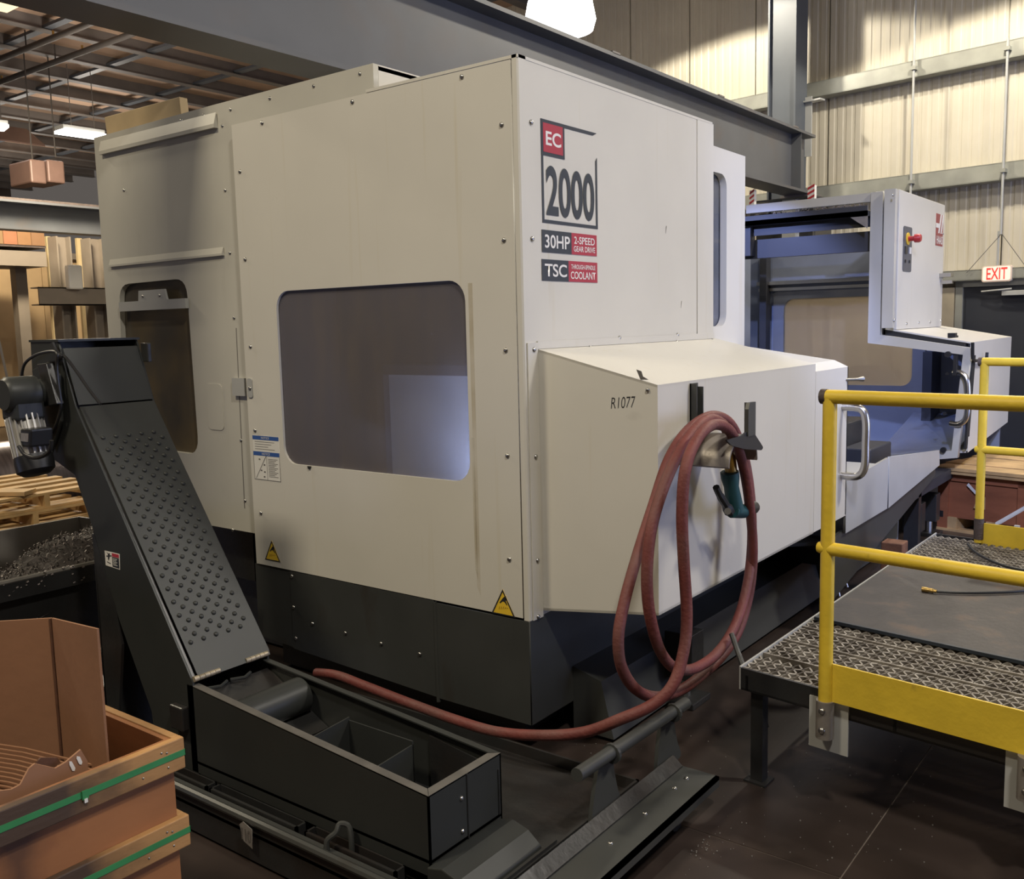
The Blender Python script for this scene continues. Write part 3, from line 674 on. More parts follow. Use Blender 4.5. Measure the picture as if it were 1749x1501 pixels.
hp = [V(.46, 2.30, .877), V(.56, 2.30, .877), V(.60, 2.30, .93), V(.604, 2.30, 1.06), V(.602, 2.30, 1.19), V(.57, 2.30, 1.252), V(.46, 2.30, 1.258)]
MB().tube(spline(hp, 6), .021, 12).build('handle', STEEL, ldo, True)
MB().tube([V(.46, 2.34, 1.405), V(.52, 2.40, 1.405), V(.54, 2.44, 1.405)], [.008, .008, .016], 8).build('lock_pin', ZINC, ldo, True)

# ---- apron below the work opening
ap = plate('apron_panel', FX(xb), [(2.39, .53), (3.205, .536), (3.205, .862), (2.39, .83)], .015, LGREY, mc)
plate('apron_panel', FX(xb), [(3.215, .536), (4.52, .640), (4.50, .755), (3.215, .866)], .012, LGREY, mc, w=.004)
MB().box(-.2, 2.39, .80, xb-.015, 3.2, .82).build('apron_top', LGREY, mc)
MB().prism([(xb-.02, 2.2, .16), (xb-.02, 2.2, .53), (xb-.02, 4.5, .62), (xb-.02, 4.5, .56), (xb-.22, 3.4, .3)][::-1], (-.02, 0, 0)).build('under_apron', DARK, mc)
MB().prism([(.02, 1.9, .50), (.02, 3.2, .53), (xb-.03, 3.2, .53), (xb-.03, 2.3, .50)], (0, 0, -.02)).build('under_apron', DARK, mc)
MB().box(.06, 2.62, .26, .26, 2.86, .46).build('pump_box', DARK2, mc, bevel=.01)
MB().box(-.05, 3.3, .14, .14, 3.6, .42).build('junction_box', BLACK, mc, bevel=.01)
for k in range(5): MB().cyl((.14, 3.33+.06*k, .42), (.14, 3.33+.06*k, .47), .02, 8).build('cable_gland', BLACK, mc)
for (a, b) in (((1418, 935), (1433, 1018)), ((1432, 955), (1447, 1003))):
    MB().cyl(AX(*a, .30), AX(*b, .36), .009, 8).build('coolant_pipe', STEEL, mc, True)
plate('sealant_line', R0, [(1.2, .40), (2.1, .515), (2.3, .535), (2.3, .555), (2.1, .53), (1.75, .48), (1.2, .415)], .004, WHITE, mc, w=.003) 

# ---- interior of the work bay
EW = 6.5
hole = rrect(-1.49, 1.085, -.235, 1.945, .10)
plate('end_wall', FY(EW), [(-2.35, .45), (.53, .55), (.53, 1.50), (-.03, 1.62), (-.03, 2.55), (-2.35, 2.55)], .03, INTR, mc, [hole])
plate('end_window', FY(EW), rrect(-1.52, 1.055, -.205, 1.975, .1), .006, GLASS_END, mc, w=-.012)
plate('window_frame', FY(EW), rrect(-1.60, .97, -.12, 2.03, .06), .02, mat('end_frame', (.22, .23, .26), .4, .2), mc, [rrect(-1.49, 1.085, -.235, 1.945, .10)], w=.02)
MB().box(-1.75, EW-.10, 2.09, .1, EW, 2.125).box(-1.75, EW-.05, 2.03, .1, EW, 2.06).build('window_rail', STEEL, mc)
MB().box(-1.70, EW-.14, .45, -1.63, EW-.03, 2.4).build('door_post', INTD, mc)
MB().box(-.06, EW-.35, .62, .02, EW-.02, 1.42).build('door_seal', INTD, mc)
MB().box(-2.45, 1.8, .4, -2.35, 6.5, 2.75).build('back_wall', INTR, mc)
MB().box(-2.3, 2.3, .44, .42, 6.5, .52).build('bay_floor', INTD, mc)
MB().box(-2.0, 5.6, 1.0, -1.72, 6.2, 2.45).build('tool_changer_cover', INTR, mc, bevel=.02)
MB().box(-1.95, 3.0, .5, -.9, 4.1, 1.05).build('column_base', INTD, mc, bevel=.02)
tb0 = AY(1447, 722, 4.0); 
MB().box(-.85, 3.45, .52, .02, 4.35, 1.00).build('rotary_table', DARK2, mc, bevel=.02)
MB().box(.02, 3.7, .52, .22, 4.2, .84).build('pallet_arm', INTD, mc, bevel=.01)
MB().prism([(-.15, 5.07, .60), (.47, 5.07, .69), (.45, 6.45, .84), (-.2, 6.45, .84)], (0, 0, -.012)).build('chip_slope', INTR, mc)
# top beam and chip covered tray over the opening
MB().box(-1.27, 5.02, 2.665, -.20, 5.08, 2.735).build('top_beam', CREAM2, mc)
MB().box(-1.9, 4.93, 2.55, -.21, 5.06, 2.59).box(-1.9, 4.93, 2.55, -.21, 4.94, 2.63).box(-1.9, 5.05, 2.47, -.22, 5.06, 2.55).build('top_tray', INTD, mc)
MB().prism([(-.21, 4.94, 2.63), (-.21, 4.94, 2.45), (-.35, 4.94, 2.55)], (0, .012, 0)).build('tray_gusset', FAWN, mc)
MB().box(-2.0, 5.10, 2.28, -.2, 5.16, 2.44).build('top_rail', INTD, mc)
MB().box(-1.32, 5.0, 2.30, -1.22, 5.1, 2.55).build('rail_bracket', INTD, mc)
cg = MB()
for i in range(200):
    x = random.uniform(-1.0, -.24); y = 4.94+random.uniform(-.012, .03); z = 2.63+random.uniform(-.02, .012)
    if i % 2: z = random.uniform(2.56, 2.63); y = 4.935
    r_ = random.uniform(.003, .011); cg.obox((x, y, z), (r_, .2*r_, .4*r_), (0, r_, .3*r_), (-.3*r_, 0, r_))
tag(cg.build('tray_chips', CHIP, mc), kind='stuff')

# ---- right sliding door with the control cabinet
YF = 5.0
prof_o = [(-.205, 2.735), (-.205, 1.53), (.50, 1.435), (.44, .69), (-.20, .595), (-.20, .52), (-.115, .535), (-.115, .55)]
rd = MB()
fy5 = FY(YF)
fr_out = [(-.205, 2.735), (-.205, 1.535), (.515, 1.44), (.455, .69), (-.20, .59), (-.20, .50), (-.12, .51), (-.12, .545), (.50, .635), (.575, 1.49), (-.11, 1.60), (-.11, 2.735)]
rdo = plate('door', fy5, fr_out, .06, CREAM2, mc)
tag(rdo, 'right sliding door carrying the control cabinet')
gp = MB()
gp.prism([(-.12, 5.06, 2.72), (-.12, 5.06, 1.59), (-.085, 5.06, 1.59), (-.085, 5.06, 2.72)], (0, .10, 0)).prism([(-.1, 5.06, 1.60), (.51, 5.06, 1.50), (.51, 5.06, 1.53), (-.1, 5.06, 1.64)], (0, .12, 0)).prism([(.53, 5.06, .70), (.545, 5.06, .70), (.575, 5.06, 1.43), (.56, 5.06, 1.43)], (0, .1, 0)).build('rubber_gap', GAPM, rdo)
ub = MB().box(-.19, 5.065, 1.64, 0, 6.54, 2.745).build('control_cabinet', CREAM, rdo, bevel=.004)
# slim side strip of the cabinet seen past the frame
MB().box(-.088, 4.962, 1.655, -.004, 5.02, 2.742).build('cabinet_edge', CREAM2, rdo)
MB().prism([(.548, 5.12, .665), (.548, 6.76, .75), (.553, 6.76, 1.535), (.553, 5.12, 1.532)], (-.012, 0, 0)).build('bump_front', CREAM, rdo)
MB().prism([(.553, 5.115, 1.532), (.553, 6.765, 1.535), (-.1, 6.765, 1.655), (-.1, 5.06, 1.655)], (0, 0, -.012)).build('bump_top', CREAM, rdo)
MB().prism([(.548, 5.12, .665), (.548, 6.76, .75), (-.1, 6.76, .65), (-.1, 5.12, .6)], (0, 0, .012)).build('bump_bottom', CREAM, rdo)
for (px, py) in ((1525,333),(1527,547),(1548,553),(1569,551),(1588,550),(1607,548),(1610,399),(1609,474)):
    screw(AX(px, py, 0), (1, 0, 0), rdo, .013, GREYINK)
hp = [V(.44, 5.03-.03, .905), V(.51, 4.98, .905), V(.56, 4.97, .96), V(.567, 4.97, 1.09), V(.556, 4.97, 1.24), V(.51, 4.98, 1.30), V(.45, 5.0, 1.30)]
MB().tube(spline(hp, 6), .022, 12).build('handle', STEEL, rdo, True)
for (px, py, r_) in ((1620, 605, .024), (1612, 768, .022)):
    q = AY(px, py, 5.0); MB().cyl(q, q+V(0, -.03, 0), r_, 12).build('roller', BLACK, rdo)
q = AY(1634, 614, 5.0); MB().box(q.x-.012, 4.94, q.z-.12, q.x+.012, 5.0, q.z+.03).build('door_latch', BLACK, rdo)
g = MB()
for (px, py) in ((1618, 638), (1616, 674), (1614, 706)): q = AY(px, py, 5.0); g.cyl(q, q+V(0, -.02, 0), .012, 8)
g.build('seal_clip', BLACK, rdo)
# small black bracket and hook on the bump
q = AZ(1637, 573, 1.60); MB().box(q.x-.05, q.y-.09, q.z-.015, q.x-.02, q.y+.09, q.z).box(q.x-.05, q.y-.1, q.z-.01, q.x, q.y-.04, q.z+.02).build('rest_clip', BLACK, rdo)
f55 = FX(.556)
def H(px, py, o=.03): p = AX(px, py, .556); return V(.556+o, p.y, p.z)
MB().tube([H(1654, 585), H(1654, 612), H(1657, 616), H(1678, 615), H(1679, 602)], .013, 8).build('cable_hook', BLACK, rdo, True)
# emergency stop plate
def cb_(px, py): return uvx(px, py, 0)
a, b = cb_(1541, 463), cb_(1557, 389); PN = mat('panel_grey', (.10, .105, .12), .45, .1)
es_ = plate('switch_plate', R0, rrect(a[0], a[1], b[0], b[1], .02), .006, PN, rdo, w=.006)
c = cb_(1549, 408); cx3 = V(.006, c[0], c[1])
MB().cyl(cx3, cx3+V(.008, 0, 0), .05, 20).build('yellow_ring', WARNY, rdo)
MB().tube([cx3, cx3+V(.05, 0, 0), cx3+V(.055, 0, 0), cx3+V(.09, 0, 0), cx3+V(.105, 0, 0)], [.02, .02, .034, .036, .026], 16).build('emergency_stop_button', REDP, rdo, True)
for (px, py, r_, m_) in ((1547, 427, .03, BLACK), (1554, 428, .026, WHITE), (1546, 446, .012, BLACK), (1553, 447, .012, BLACK)):
    q = AX(px, py, .006); MB().box(.006, q.y-r_, q.z-r_, .012, q.y+r_, q.z+r_).build('port', m_, rdo)
# red maker's badge with its slanted strokes
a, b = cb_(1593, 418), cb_(1609, 361)
a = (6.23, a[1]); b = (6.485, cb_(1596, 361)[1]-.01)
W_, H_ = b[0]-a[0], b[1]-a[1]
bd = plate('red_badge', R0, [a, (b[0], a[1]), b, (a[0], b[1])], .002, LOGOR, rdo, w=.002)
def BQ(*pts): return [(a[0]+u*W_, a[1]+v*H_) for u, v in pts]
plate('badge_stroke', R0, BQ((.30, .40), (.48, .40), (.78, 1.0), (.60, 1.0)), .001, DECK_W, rdo, w=.0035)
plate('badge_stroke', R0, BQ((.62, .40), (.80, .40), (1.04, 1.0), (.90, 1.0)), .001, DECK_W, rdo, w=.0035)
plate('badge_stroke', R0, BQ((-.02, .56), (.5, .56), (.56, .70), (-.02, .70)), .001, DECK_W, rdo, w=.0032)
text('badge_lettering', 'HAAS', R0, (*BQ((.10, .06))[0], *BQ((.92, .32))[0]), DECK_W, rdo, w=.0035, bold=.02)

# ---- lettering on the right side of the machine
def RB(px0, py0, px1, py1):
    p, q = AX(px0, py0, 0), AX(px1, py1, 0); return p.y, p.z, q.y, q.z
tl, tr, br, bl = [AX(*c, 0) for c in ((924, 201), (1020, 229), (1020, 392), (926, 379))]
y0, y1, zt, zb = (tl.y+bl.y)/2, (tr.y+br.y)/2, (tl.z+tr.z)/2, (bl.z+br.z)/2
t_ = .013
dec = plate('model_frame', R0, [(y0, zb), (y1, zb), (y1, zt-.10), (y1-t_, zt-.115), (y1-t_, zb+t_), (y0+t_, zb+t_), (y0+t_, zt-t_), (y1-.03, zt-t_), (y1, zt), (y0, zt)], .0015, DECK_D, mc, w=.0005)
sq = (y1-y0)*.40; hF = zt-zb; eh = hF*.345
plate('series_square', R0, [(y0, zt-eh), (y0+sq, zt-eh), (y0+sq, zt), (y0, zt)], .001, DECK_D, dec, w=.001)
plate('series_square', R0, [(y0+t_, zt-eh+t_), (y0+sq-t_, zt-eh+t_), (y0+sq-t_, zt-t_), (y0+t_, zt-t_)], .001, DECK_R, dec, w=.0016)
text('series_lettering', 'EC', R0, (y0+.03, zt-eh+.04, y0+sq-.026, zt-.042), DECK_W, dec, w=.002, bold=.02)
text('model_number', '2000', R0, (y0+.028, zb+hF*.075, y1-.026, zb+hF*.565), DECK_D, dec, w=.001, bold=.022)
def banner(pts, split, left, r1, r2, s1):
    tl, tr, br, bl = [AX(*c, 0) for c in pts]
    ya, yb, zt, zb = (tl.y+bl.y)/2, (tr.y+br.y)/2, (tl.z+tr.z)/2, (bl.z+br.z)/2
    ym = ya+(yb-ya)*split; h = zt-zb
    bn = plate('banner_dark', R0, [(ya, zb), (ym, zb), (ym, zt), (ya, zt)], .001, DECK_D, mc, w=.001)
    br_ = plate('banner_red', R0, [(ym, zb), (yb, zb), (yb, zt), (ym, zt)], .001, DECK_R, mc, w=.001)
    text('lettering', left, R0, (ya+.018, zb+h*.2, ym-.014, zt-h*.2), DECK_W, bn, w=.002, bold=.015)
    text('lettering', r1, R0, (ym+.018, zb+h*s1[0], yb-.018, zb+h*s1[1]), DECK_W, br_, w=.002, bold=.012)
    text('lettering', r2, R0, (ym+.014, zb+h*s1[2], yb-.016, zb+h*s1[3]), DECK_W, br_, w=.002, bold=.012)
banner(((925, 392), (1019, 402), (1019, 438), (926, 430)), .52, '30HP', '2-SPEED', 'GEAR DRIVE', (.5, .84, .14, .4))
banner(((925, 442), (1020, 449), (1020, 484), (926, 478)), .46, 'TSC', 'THROUGH-SPINDLE', 'COOLANT', (.62, .84, .14, .5))
# scratches
for (px, py, l) in ((1137, 392, .03), (1163, 520, .03), (1136, 922-560, .0)):
    if l: q = AX(px, py, 0); plate('scratch', R0, [(q.y, q.z-l*.6), (q.y+.006, q.z+l*.6), (q.y+.009, q.z+l*.5)], .0008, GREYINK, mc, w=.0006)
# ---- notice sticker and warning triangles on the front
a, b = uvy(433, 742, 0), uvy(478, 822, 0)
c_, d_ = uvy(478, 748, 0), uvy(434, 818, 0)
x0, x1 = (a[0]+d_[0])/2, (b[0]+c_[0])/2; z1 = (a[1]+c_[1])/2; z0 = (b[1]+d_[1])/2; hh = z1-z0; ww = x1-x0
ns_ = plate('notice_sticker', F0, [(x0, z0), (x1, z0), (x1, z1), (x0, z1)], .001, WHITE, mc, w=.001)
for (v, ) in ((.91,), (.55,)):
    bb = plate('blue_header', F0, [(x0, z0+hh*v), (x1, z0+hh*v), (x1, z0+hh*(v+.09)), (x0, z0+hh*(v+.09))], .0006, BLUEL, ns_, w=.0016)
    text('header_lettering', 'NOTICE', F0, (x0+ww*.34, z0+hh*(v+.022), x0+ww*.64, z0+hh*(v+.07)), WHITE, ns_, w=.0022)
g = MB()
def strip(x, z, l, h=.0022): g.box(x, -.0016, z, x+l, -.001, z+h)
for k in range(4): strip(x0+ww*.08, z0+hh*(.86-.055*k), ww*(.75-.12*(k % 3)))
for k in range(13): strip(x0+ww*.56, z0+hh*(.48-.033*k), ww*(.36-.06*(k % 3)))
strip(x0, z0, ww, .002); strip(x0, z0+.0, .002, hh*.55); strip(x1-.002, z0, .002, hh*.55); strip(x0+ww*.5, z0, .002, hh*.55)
g.prism([(x0+ww*.06, -.001, z0+hh*.03), (x0+ww*.075, -.001, z0+hh*.03), (x0+ww*.5, -.001, z0+hh*.55), (x0+ww*.48, -.001, z0+hh*.55)], (0, -.0008, 0))
for (u, v) in ((.2, .45), (.25, .2), (.38, .33), (.38, .17), (.36, .06)): g.box(x0+ww*u, -.0018, z0+hh*v, x0+ww*(u+.06), -.001, z0+hh*(v+.03))
g.build('sticker_print', GREYINK, ns_)
def tri(ap, bl, br):
    P = [V(*uvy(*q, 0)) for q in (ap, bl, br)]
    xm = P[0].x; w2 = (P[2].x-P[1].x)/2; z0 = (P[1].y+P[2].y)/2; h = P[0].y-z0; cx = (P[1].x+P[2].x)/2
    T = lambda u, v: (cx+u*w2, z0+v*h)
    w_ = plate('warning_triangle', F0, [T(-1, 0), T(1, 0), T(0, 1)], .001, WARNY, mc, w=.001)
    plate('triangle_border', F0, [T(-1, 0), T(1, 0), T(0, 1)], .0006, INK, w_, [[T(-.84, .045), T(.84, .045), T(0, .89)]], w=.0016)
    plate('hand_symbol', F0, [T(-.30, .46), T(-.22, .44), T(-.02, .53), T(.14, .52), T(.34, .40), T(.38, .43), T(.24, .56), T(.33, .63), T(.18, .74), T(.02, .67)], .0006, INK, w_, w=.0016)
    for k in range(5):
        u = -.36+.16*k; plate('heat_wave', F0, [T(u, .20+.02*k), T(u+.05, .20+.02*k), T(u+.10+.02*k, .34-.01*abs(k-2)), T(u+.05+.02*k, .34-.01*abs(k-2))], .0006, mat('wave_ochre', (.42, .24, .02)), w_, w=.0016)
tri((465, 923), (453, 955), (479, 960)); tri((859, 1006), (840, 1045), (880, 1056))

# ---- hose hanger welded to the cover
hg = MB()
def up_r(px0, px1, pyt, pyb): 
    p, q = AX(px0, pyt, xb), AX(px1, pyb, xb); return p, q
p, q = up_r(1178, 1190, 655, 728)
g = MB(); g.box(xb, p.y, q.z-.06, xb+.03, p.y+.006, p.z).box(xb, p.y, q.z-.06, xb+.006, q.y, p.z).box(xb, q.y-.006, q.z-.06, xb+.03, q.y, p.z-.015)
hgo = g.build('hose_hanger', DARK, mc)
YC, ZC = .445, 1.205
arc = [(YC+.135*math.cos(math.radians(a)), ZC+.11*math.sin(math.radians(a))) for a in range(0, 181, 12)]
g = MB(); vs = []; xo = .705
for (y, z) in arc: vs += [V(xb, y, z), V(xo, y, z), V(xb, y+(YC-y)*.04, z-.006), V(xo, y+(YC-y)*.04, z-.006)]
fs = []
for i in range(len(arc)-1):
    a_, b_ = 4*i, 4*i+4
    fs += [(a_, a_+1, b_+1, b_), (a_+2, b_+2, b_+3, a_+3), (a_+1, a_+3, b_+3, b_+1), (a_, b_, b_+2, a_+2)]
fs += [(0, 2, 3, 1), (len(vs)-4, len(vs)-3, len(vs)-1, len(vs)-2)]
g.add(vs, fs); g.build('saddle', FAWN, hgo, True)
fx_ = FX(xo+.008)
plate('end_flange', fx_, rpoly([uvx(*c_, xo+.008) for c_ in ((1241,752),(1268,744),(1276,737),(1288,739),(1304,764),(1301,769),(1272,767),(1250,761))], .012), .008, BLACK, hgo)
p, q = AX(1276, 690, xo+.008), AX(1288, 742, xo+.008)
MB().prism([(xo, p.y, q.z), (xo, q.y, q.z), (xo, q.y, p.z+.004), (xo, p.y+.012, p.z+.004), (xo, p.y, p.z-.02)], (.014, 0, 0)).box(xo-.03, q.y-.006, q.z, xo, q.y, p.z).build('outer_stop', DARK, hgo)

# wooden board lying on the roof
p = [AY(*c, .12) for c in ((178, 200), (306, 165), (311, 208), (184, 245))]
g = MB().prism([p[0], p[1], p[2]+V(0, 0, -.02), V(p[3].x, .12, 2.862)], (0, .05, 0)); 
tag(g.build('roof_board', mat('raw_board', (.50, .37, .20), .7, 0, .2, 4), bevel=.004), 'tan board standing on edge on the machine roof at left', 'board')

# ================================================================== RED HOSE
path = [(540,1149,-.3),(575,1153,-.3),(620,1170,-.3),(700,1201,-.3),(780,1230,-.3),(850,1250,-.3),(930,1256,-.3)]
hpts = [AY(px, py, y) for px, py, y in path]
hpts += [AX(px, py, x) for px, py, x in (
 (1000,1250,.42),(1060,1228,.55),(1115,1203,.64),(1150,1168,.69),(1168,1110,.70),(1173,1050,.70),(1168,960,.70),(1165,880,.70),(1171,800,.70),(1192,748,.695),
 (1220,725,.69),(1248,738,.685),(1268,790,.66),(1280,860,.64),(1286,940,.62),(1280,1010,.60),(1262,1075,.59),(1235,1118,.58),(1200,1152,.575),(1160,1180,.57),(1118,1190,.565),
 (1085,1176,.56),(1062,1140,.56),(1056,1090,.56),(1066,1030,.555),(1088,950,.55),(1115,865,.545),(1142,785,.54),(1175,735,.54),(1215,710,.54),(1248,724,.545),(1270,775,.56),
 (1282,850,.585),(1284,930,.60),(1276,1000,.61),(1258,1062,.615),(1228,1112,.62),(1190,1140,.62),(1155,1142,.62),(1128,1112,.62),(1110,1050,.62),(1105,980,.62),(1113,900,.62),(1138,820,.62),(1172,752,.62),
 (1206,718,.62),(1232,722,.62),(1245,745,.62),(1248,772,.615))]
hs = thing('water_hose', 'dirty red rubber hose coiled on the hanger of the cream cover', 'hose', hpts[0])
MB().tube(spline(hpts, 6), .0205, 10).build('hose', HOSE, hs, True)
e0 = AX(1248, 768, .615); e1 = AX(1249, 812, .613); e2 = AX(1256, 872, .612); d_ = (e2-e1).normalized()
MB().tube([e0, AX(1247, 785, .614), e1], [.021, .024, .025], 12).build('coupling', BRASS, hs, True)
nz = MB().tube([AX(1246, 806, .613), AX(1247, 816, .613), AX(1249, 830, .613), e2], [.037, .037, .030, .036], 12).build('nozzle_body', TEAL, hs, True)
MB().tube([AX(1250, 872, .612), AX(1268, 873, .612), AX(1280, 870, .612)], [.03, .03, .024], 10).build('nozzle_elbow', TEAL, nz, True)
MB().tube([AX(1279, 868, .612), AX(1284, 867, .612), AX(1288, 866, .612)], [.028, .030, .026], 12).build('nozzle_tip', DARK2, nz, True)
MB().tube(spline([AX(1223, 832, .612), AX(1229, 845, .612), AX(1239, 861, .612), AX(1246, 874, .612)], 5), [.014]*6+[.016]*6+[.022]*4, 8).build('trigger_lever', BLACK, nz, True)
MB().cyl(AX(1243, 873, .64), AX(1243, 873, .58), .014, 8).build('pivot_bolt', ZINC, nz)

# ================================================================== COOLANT TANK
tk = thing('coolant_tank', 'low dark coolant tank under the chip conveyor trough', 'tank', (-.4, -.7, 0))
TX0, TX1, TY0, TY1, TZ = -1.75, .593, -1.14, -.18, .155
MB().box(TX0, TY0, .012, TX1, TY0+.01, TZ).box(TX0, TY1-.01, .012, TX1, TY1, TZ).box(TX0, TY0, .012, TX0+.01, TY1, TZ).box(TX1-.01, TY0, .012, TX1, TY1, TZ).build('tank_wall', DARK2, tk)
MB().box(TX0, TY0, .10, TX1, TY1, .112).build('tank_deck', DARK2, tk)
MB().tube([V(TX0, TY0-.004, TZ+.002), V(TX1, TY0-.004, TZ+.002)], .014, 8).build('front_lip', DARK, tk, True)
MB().box(TX0, TY0+.012, TZ-.01, TX1, TY0+.035, TZ).build('inner_lip', DARK, tk)
for (a, b) in ((-1.0, -.62), (-.60, -.14), (-.10, .30)):
    MB().box(a, -1.10, .112, b, -1.09, .165).box(a, -1.06, .112, b, -1.055, .165).box(a, -1.10, .112, a+.008, -1.055, .165).box(b-.008, -1.10, .112, b, -1.055, .165).build('strainer_box', DARK2, tk)
h0, h1 = AZ(560, 1462, .14), AZ(596, 1446, .16)
pts = [h0, h0+V(.0, .0, .05), h0+V(.02, .02, .075), (h0+h1)/2+V(0, .01, .085), h1+V(-.0, .0, .07), h1+V(.012, 0, .04), h1+V(.012, -.0, -.02)]
MB().tube(spline(pts, 5), .009, 8).build('strainer_handle', DARK, tk, True)
q = AY(425, 1418, TY0-.006); fT = FY(TY0-.02)
tg = plate('metal_tag', fT, [(q.x-.03, q.z+.018), (q.x-.01, q.z+.034), (q.x+.035, q.z+.02), (q.x+.033, q.z-.048), (q.x-.012, q.z-.034)], .002, SILV, tk)
text('tag_lettering', '110', fT, (q.x-.02, q.z-.03, q.x+.028, q.z+.012), GREYINK, tg, w=.001, bold=.02)
# ================================================================== CHIP CONVEYOR
cv = thing('chip_conveyor', 'dark grey inclined chip conveyor with dimpled cover and open trough', 'conveyor', (-.9, -.88, .11))
CY0, CY1 = -1.05, -.71
RL, RR = .492, .408                 # rim height, left and right
XL, XR = -.75, .397
def rim(x): return RL+(RR-RL)*(x-XL)/(XR-XL)
MB().prism([(XL-.02, CY0, .165), (XR, CY0, .16), (XR, CY0, rim(XR)), (XL-.02, CY0, RL)], (0, .006, 0)).build('trough_front', DARKC, cv)
MB().prism([(XL-.02, CY1, .115), (XR, CY1, .115), (XR, CY1, rim(XR)), (XL-.02, CY1, RL)], (0, -.006, 0)).build('trough_back', DARKC, cv)
te = MB().prism([(XR, CY0, .16), (XR, CY1, .12), (XR, CY1, RR), (XR, CY0, RR)], (-.006, 0, 0)).build('trough_end', DARKC, cv)
MB().box(XR, CY0+.17, .17, XR+.003, CY0+.174, RR).build('end_seam', GAPM, te)
for z in (.34, .235): screw((XR, CY0+.145, z), (1, 0, 0), te, .008)
MB().box(XL, CY0, .20, XR, CY1, .21).build('trough_floor', DARK2, cv)
LW = .03
def lip(p, q, r, s): return [V(*p), V(*q), V(*r), V(*s)]
def zz(x, y): return (x, y, rim(x)+.001)
MB().prism(lip(zz(XL, CY0), zz(XR, CY0), zz(XR-LW, CY0+LW), zz(XL, CY0+LW)), (0, 0, -.005)).build('rim_lip', EDGE, cv)
MB().prism(lip(zz(XR, CY0+.002), zz(XR, CY1), zz(XR-LW, CY1-LW), zz(XR-LW, CY0+LW+.002)), (0, 0, -.005)).build('rim_lip', EDGE, cv)
MB().prism(lip(zz(XR, CY1), zz(XL, CY1), zz(XL, CY1-LW*.8), zz(XR-LW, CY1-LW*.8)), (0, 0, -.005)).build('rim_lip', DARKC, cv)
# inside: cross baffles, return pipe, hinge frame, chips
for x in (-.20, .10):
    MB().prism([(x, CY0+.008, .21), (x, CY1-.09, .21), (x, CY1-.09, rim(x)-.035), (x, CY0+.008, rim(x)-.05)], (.005, 0, 0)).build('baffle', DARKC, cv)
MB().box(-.20, CY1-.095, .21, .105, CY1-.09, rim(0)-.03).build('baffle', DARKC, cv)
MB().prism([(.11, CY1-.012, .21), (.40, CY1-.012, .21), (.40, CY1-.012, .36), (.11, CY1-.012, .40)], (0, -.006, 0)).build('wiper', DARK2, cv)
pc = MB().tube([(-.52, CY0+.03, .405), (-.52, CY1-.03, .405)], .066, 24, caps=False).tube([(-.52, CY0+.032, .405), (-.52, CY1-.03, .405)], .058, 24, caps=False).build('return_pipe', DARKC, cv, True)
MB().prism([(-.73, CY0+.02, .46), (-.73, CY1-.01, .46), (-.40, CY1-.01, .30), (-.40, CY0+.02, .30)], (0, 0, -.006)).build('inner_slope', DARK2, cv)
for y in (-.965, -.86): MB().tube([(-.715, y-.045, .474), (-.69, y, .474), (-.715, y+.045, .474)], .006, 6).build('stop_tab', DARKC, cv)
MB().box(.3, -1.0, .21, .39, -.8, .26).cyl((.34, -1.02, .24), (.34, -.74, .24), .05, 12).build('tail_roller', BLACK, cv, True)
ch = MB()
for i in range(260):
    x = random.gauss(-.03, .05); y = random.uniform(CY0+.03, CY1-.12); z = .212+random.uniform(0, .03)
    x = min(max(x, -.18), .08); r_ = random.uniform(.004, .011)
    ch.obox((x, y, z), (r_, random.uniform(-r_, r_), .3*r_), (0, .4*r_, r_*.5), (-.2*r_, 0, .4*r_))
tag(ch.build('trough_chips', CHIP, cv), kind='stuff')
# tail nose past the trough end
pr = [(XR+.002, .155), (XR+.002, .20), (XR+.06, .215), (XR+.12, .20), (XR+.165, .165), (XR+.18, .12)]
MB().prism([(x, CY0-.02, z) for x, z in pr]+[(XR+.002, CY0-.02, .12)], (0, CY1-CY0+.0, 0)).build('tail_cover', DARKC, cv, bevel=.004)
fgp = MB().box(XR+.18, CY0-.08, .1, XR+.19, CY1+.03, .165).box(XR+.12, CY0-.10, .155, XR+.19, CY0-.06, .16).build('tail_flange', DARK2, cv)
# incline side plates, belly and cover
prof = [(-.735, .505), (-1.395, 1.475), (-1.483, 1.715), (-1.50, 1.734), (-1.705, 1.734), (-1.712, 1.60), (-1.665, 1.28), (-1.44, 1.205), (-1.335, 1.0), (-1.195, .66), (-1.015, .335), (-.99, .12), (-.735, .12)]
for y in (CY0, CY1-.008): MB().prism([(x, y, z) for x, z in prof], (0, .008, 0)).build('side_plate', DARKC, cv)
belly = [(-1.44, 1.205), (-1.335, 1.0), (-1.195, .66), (-1.015, .335)]
g = MB()
for (a, b) in zip(belly[:-1], belly[1:]): g.prism([(a[0], CY0+.008, a[1]), (b[0], CY0+.008, b[1]), (b[0]+.01, CY0+.008, b[1]+.005), (a[0]+.01, CY0+.008, a[1]+.005)], (0, CY1-CY0-.016, 0))
g.build('belly_plate', DARK2, cv)
g = MB(); g.prism([(-1.665, CY0+.01, 1.28), (-1.705, CY0+.01, 1.6), (-1.705, CY0+.01, 1.73), (-1.69, CY0+.01, 1.73), (-1.65, CY0+.01, 1.29)], (0, CY1-CY0-.02, 0)).build('head_back', DARK2, cv)
Uc = (V(-1.395, 0, 1.475)-V(-.735, 0, .505)).normalized(); Vc = V(0, 1, 0)
cf = Frame(V(-.735, CY0+.008, .505), Vc, Uc)      # u across, v up the slope; N
Lc = (V(-1.395, 0, 1.475)-V(-.735, 0, .505)).length; Wc = CY1-CY0-.016
sg = 1 if cf.N.x > 0 else -1
